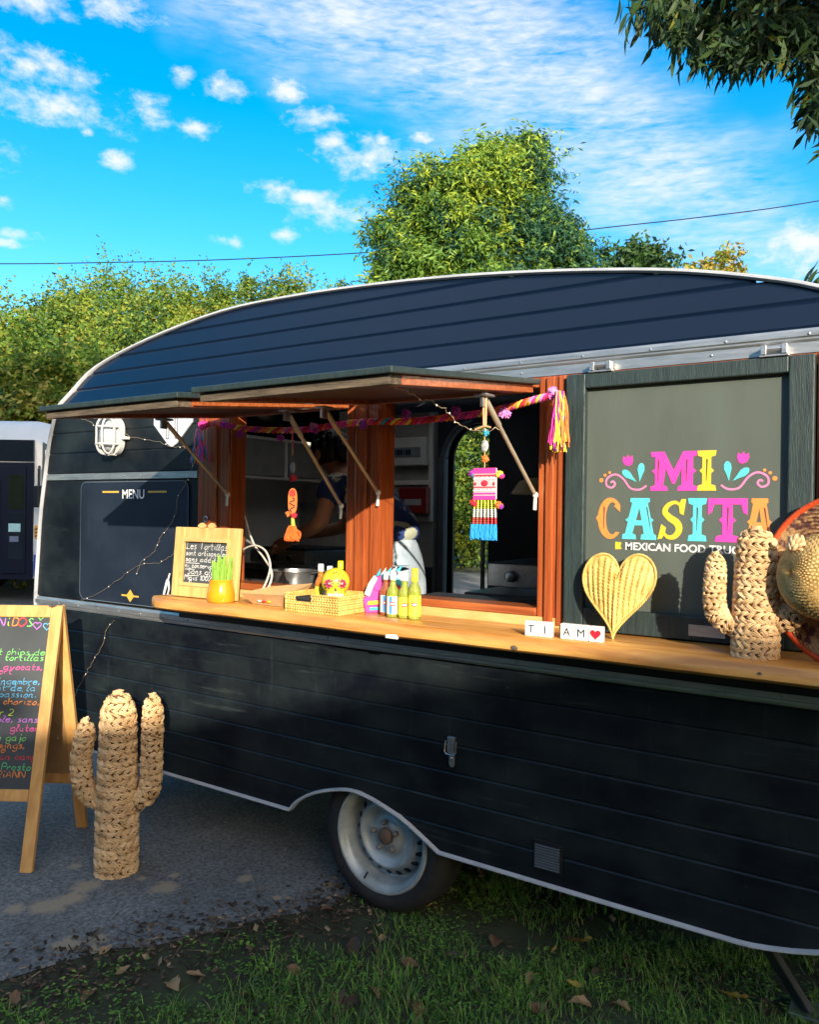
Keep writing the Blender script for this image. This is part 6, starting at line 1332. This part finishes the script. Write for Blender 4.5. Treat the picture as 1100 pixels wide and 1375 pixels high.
# single leaves hanging along the visible fringe
def leaf_shape(L, W, curl=.12):
    mb = MB(); n = 7; vs = []
    for i in range(n):
        t = i / (n - 1); w = W * math.sin(math.pi * min(t * .94 + .04, 1)) ** .8 * .5; z = -curl * L * t * t
        vs += [(-w, t * L, z + w * .35), (0, t * L, z), (w, t * L, z + w * .35)]
    return mb.add(vs, [(i * 3 + j, i * 3 + j + 1, (i + 1) * 3 + j + 1, (i + 1) * 3 + j) for i in range(n - 1) for j in range(2)])
lmeshes = []
for k in range(3):
    o = leaf_shape(.115 + .012 * k, .026 + .002 * k, .1 + .08 * k).build('leaf', lfm[k if k < 2 else 0], oh_, smooth=True, local=True); lmeshes.append(o.data); bpy.data.objects.remove(o)
fr_px = [(832, 12), (838, 18), (845, 8), (852, 28), (848, 40), (858, 35), (865, 38), (872, 45), (878, 50), (885, 52), (890, 48), (905, 52), (912, 78), (918, 72), (925, 75), (930, 80), (940, 92), (947, 95), (953, 100), (960, 92), (966, 98), (972, 112), (978, 108), (985, 100), (992, 95), (1000, 98), (1008, 102), (1015, 96), (1022, 95), (1033, 95), (1040, 92), (1050, 85), (1072, 98), (1078, 88), (1068, 130), (1065, 145), (1075, 140), (1082, 150), (1088, 165), (1092, 182), (1086, 172), (1096, 150), (1100, 160), (1104, 185), (1094, 370), (1100, 362), (1098, 374)]
allp = fr_px + [(random.uniform(840, 1100), random.uniform(0, 95)) for _ in range(110)]
for u, v in allp:
    if u < 900 and v > 60: v = 30
    p = att(u, v - 12, 4.55 + random.uniform(-.15, .15)); o = bpy.data.objects.new('leaf', random.choice(lmeshes)); col.objects.link(o); o.parent = oh_; o.location = Vector(p) - oh_.location
    dn = Vector((random.gauss(-.25, .35), random.gauss(0, .3), -1)).normalized(); o.rotation_euler = dn.to_track_quat('Y', 'Z').to_euler(); o.rotation_euler.rotate_axis('Y', random.uniform(-1.2, 1.2))

# power cable with its poles outside the view
pl = thing('power_line', 'thin dark power cable sagging across the sky between two poles', 'power line', (0, 0, 0))
e1, e2 = att(-260, 358, 26), att(1500, 190, 24)
cp = [att(u, v, t) for u, v, t in ((-260, 353, 26), (0, 354.5, 26), (130, 353, 26), (300, 349, 26), (500, 339, 26), (650, 326, 26), (805, 307, 26), (950, 291, 26), (1100, 270, 26), (1350, 222, 26))]
MB().tube(smooth2(cp, 5), .017, 6).build('cable', black, pl, smooth=True)
for p in (cp[0], cp[-1]): po_ = MB().tube([(p[0], p[1], -.2), (p[0], p[1], p[2] + .4)], [.14, .10], 10).build('pole', bark, pl, smooth=True); MB().beam((p[0] - .6, p[1], p[2] - .05), (p[0] + .6, p[1], p[2] - .05), .08, .08).build('crossarm', bark, po_)

# ------------------------------------------------------------------ grass, litter and leaves
from mathutils import noise as mn
def edge_x(y):
    ys = [-8, -2.4, -1.05, -.71, -.30, -.01, .6, 2.2]; xs = [-4.2, -2.85, -2.49, -2.38, -2.14, -1.98, -1.9, -1.8]; return float(np.interp(y, ys, xs))
gmats = [leafmat('grass_mid', (.15, .29, .050), (.09, .20, .036), .3, 6), leafmat('grass_bright', (.24, .44, .065), (.16, .33, .050), .3, 6), leafmat('grass_dark', (.075, .16, .038), (.045, .10, .028), .3, 6), leafmat('grass_dry', (.30, .24, .12), (.20, .16, .08), .2, 6)]
V, F, MI = [], [], []
tries = 0
while len(F) < 110000 and tries < 420000:
    tries += 1
    y = rng.uniform(-1.75, 1.1); x = rng.uniform(-3.0, .9); e = x - edge_x(y)
    if e < -.03: continue
    dens = mn.noise(Vector((x * 3.2, y * 3.2, 0))) * 1.25 + mn.noise(Vector((x * 9, y * 9, 3))) * .55 + .30 + min(e * .6, .5) - (.55 * min(max((-1.55 - x) / .5, 0), 1)) - (.25 if y > .1 else 0) - (.6 if e < .12 else 0)
    if dens < rng.uniform(.05, .75): continue
    for b in range(2):
        h = rng.uniform(.012, .040) * (1.25 if dens > .7 else 1); a = rng.uniform(0, 6.28); ln = rng.uniform(.2, 1.7) * h; w = rng.uniform(.0012, .0026); ca_, sa_ = math.cos(a), math.sin(a)
        bx, by = x + rng.normal(0, .006), y + rng.normal(0, .006); o = len(V)
        V += [(bx - sa_ * w, by + ca_ * w, 0), (bx + sa_ * w, by - ca_ * w, 0), (bx + ca_ * ln * .4 + sa_ * w * .7, by + sa_ * ln * .4 - ca_ * w * .7, h * .65), (bx + ca_ * ln * .4 - sa_ * w * .7, by + sa_ * ln * .4 + ca_ * w * .7, h * .65), (bx + ca_ * ln, by + sa_ * ln, h)]
        F += [(o, o + 1, o + 2, o + 3), (o + 3, o + 2, o + 4)]; m_ = rng.choice(4, p=[.42, .26, .22, .10]); MI += [m_, m_]
me = bpy.data.meshes.new('grass'); me.from_pydata(V, [], F)
for m in gmats: me.materials.append(m)
me.polygons.foreach_set('material_index', MI); g_o = link('grass', me); g_o['kind'] = 'stuff'; g_o['label'] = 'short patchy grass in front of the trailer'; g_o['category'] = 'grass'
# clover-like broad leaves
V, F, MI = [], [], []
for k in range(6500):
    y = rng.uniform(-1.5, .5); x = rng.uniform(-2.6, .6); e = x - edge_x(y)
    if e < .08 or mn.noise(Vector((x * 3.1, y * 3.1, 9))) < -.12: continue
    for q in range(3):
        a = rng.uniform(0, 6.28); r = rng.uniform(.006, .013); c = np.array((x + rng.normal(0, .01), y + rng.normal(0, .01), rng.uniform(.008, .03))); o = len(V); ca_, sa_ = math.cos(a), math.sin(a); ti_ = rng.normal(0, .3)
        V += [tuple(c), tuple(c + (r * ca_ - r * .5 * sa_, r * sa_ + r * .5 * ca_, r * ti_)), tuple(c + (r * 1.7 * ca_, r * 1.7 * sa_, r * ti_)), tuple(c + (r * ca_ + r * .5 * sa_, r * sa_ - r * .5 * ca_, r * ti_))]; F.append((o, o + 1, o + 2, o + 3)); MI.append(int(rng.choice(3, p=[.5, .25, .25])))
me = bpy.data.meshes.new('clover'); me.from_pydata(V, [], F)
for m in gmats[:3]: me.materials.append(m)
me.polygons.foreach_set('material_index', MI); o = link('clover', me); o['kind'] = 'stuff'; o['label'] = 'small broad leaved weeds among the grass'; o['category'] = 'weeds'
# crumbs of soil, twigs and broken leaves along the asphalt edge
lit = [flat('litter_brown', (.11, .072, .045), .9), flat('litter_tan', (.30, .21, .12), .9), flat('litter_soil', (.030, .023, .016), .95)]
V, F, MI = [], [], []
for k in range(3200):
    y = rng.uniform(-1.8, .8); ex = edge_x(y); x = ex + (rng.normal(.06, .13) if rng.random() < .85 else rng.uniform(0, 2.4))
    L = rng.uniform(.003, .013) if rng.random() < .93 else rng.uniform(.03, .07); w = L * rng.uniform(.3, .7) if L < .02 else .002; a = rng.uniform(0, 6.28); c = np.array((x, y, .006 + rng.uniform(0, .008))); d = np.array((math.cos(a), math.sin(a), rng.normal(0, .25))); s_ = np.array((-math.sin(a), math.cos(a), rng.normal(0, .4))); o = len(V)
    V += [tuple(c - d * L - s_ * w), tuple(c + d * L - s_ * w), tuple(c + d * L + s_ * w), tuple(c - d * L + s_ * w), tuple(c + np.array((0, 0, w * .8)))]; F += [(o, o + 1, o + 4), (o + 1, o + 2, o + 4), (o + 2, o + 3, o + 4), (o + 3, o, o + 4)]; MI += [int(rng.choice(3, p=[.36, .08, .56]))] * 4
me = bpy.data.meshes.new('leaf_litter'); me.from_pydata(V, [], F)
for m in lit: me.materials.append(m)
me.polygons.foreach_set('material_index', MI); o = link('leaf_litter', me); o['kind'] = 'stuff'; o['label'] = 'crumbs of soil and broken leaves along the asphalt edge'; o['category'] = 'litter'
# fallen leaves, each its own piece of the ground
fl_m = [pm('fallen_leaf_brown', (.20, .11, .055), (.12, .06, .03), scale=40, rough=.7), pm('fallen_leaf_tan', (.36, .24, .12), (.25, .15, .07), scale=40, rough=.7), pm('fallen_leaf_yellow', (.55, .38, .07), (.40, .25, .05), scale=40, rough=.6), pm('fallen_leaf_dark', (.07, .045, .03), (.04, .026, .02), scale=40, rough=.7)]
fm = []
for k in range(8):
    mb = MB(); n = 9; L = 1.0; W = rng.uniform(.42, .62); cu = rng.uniform(-.35, .35); tw = rng.uniform(-.5, .5); vs = []
    for i in range(n):
        t = i / (n - 1); w = W * .5 * math.sin(math.pi * min(.03 + t * .95, 1)) ** .75 * (1 + .18 * math.sin(t * 19 + k)); z = cu * (t - .5) ** 2 * 1.6 + .05
        for j in (-1, -.5, 0, .5, 1): vs.append((w * j, t - .5, z + abs(j) ** 1.6 * w * rng.uniform(.25, .55) + tw * j * w * (t - .5)))
    o = mb.add(vs, [(i * 5 + j, i * 5 + j + 1, (i + 1) * 5 + j + 1, (i + 1) * 5 + j) for i in range(n - 1) for j in range(4)]).build('leaf', fl_m[[0, 1, 0, 2, 3, 1, 0, 3][k]], None, smooth=True); fm.append(o.data); bpy.data.objects.remove(o)
named = [(455, 1345), (470, 1352), (395, 1308), (405, 1282), (232, 1326), (665, 1268), (800, 1312), (715, 1318), (772, 1328), (780, 1352), (832, 1355), (940, 1325), (1030, 1358), (723, 1362), (550, 1300), (610, 1290), (350, 1362), (310, 1318), (120, 1340), (640, 1340), (560, 1360), (890, 1330), (985, 1345), (840, 1290), (1025, 1250), (770, 1270), (475, 1278), (440, 1225), (500, 1335), (330, 1340)]
for k in range(95):
    if k < len(named): p = atz(*named[k]); s_ = rng.uniform(.055, .095)
    else:
        y = rng.uniform(-1.6, .6); x = edge_x(y) + rng.uniform(-.1, 2.5); p = np.array((x, y, 0)); s_ = rng.uniform(.03, .075)
    o = bpy.data.objects.new('fallen_leaf', fm[int(rng.integers(8))]); col.objects.link(o); o.parent = ground; o.location = (p[0], p[1], .012); o.scale = (s_, s_, s_); o.rotation_euler = (rng.normal(0, .3), rng.normal(0, .3), rng.uniform(0, 6.28))
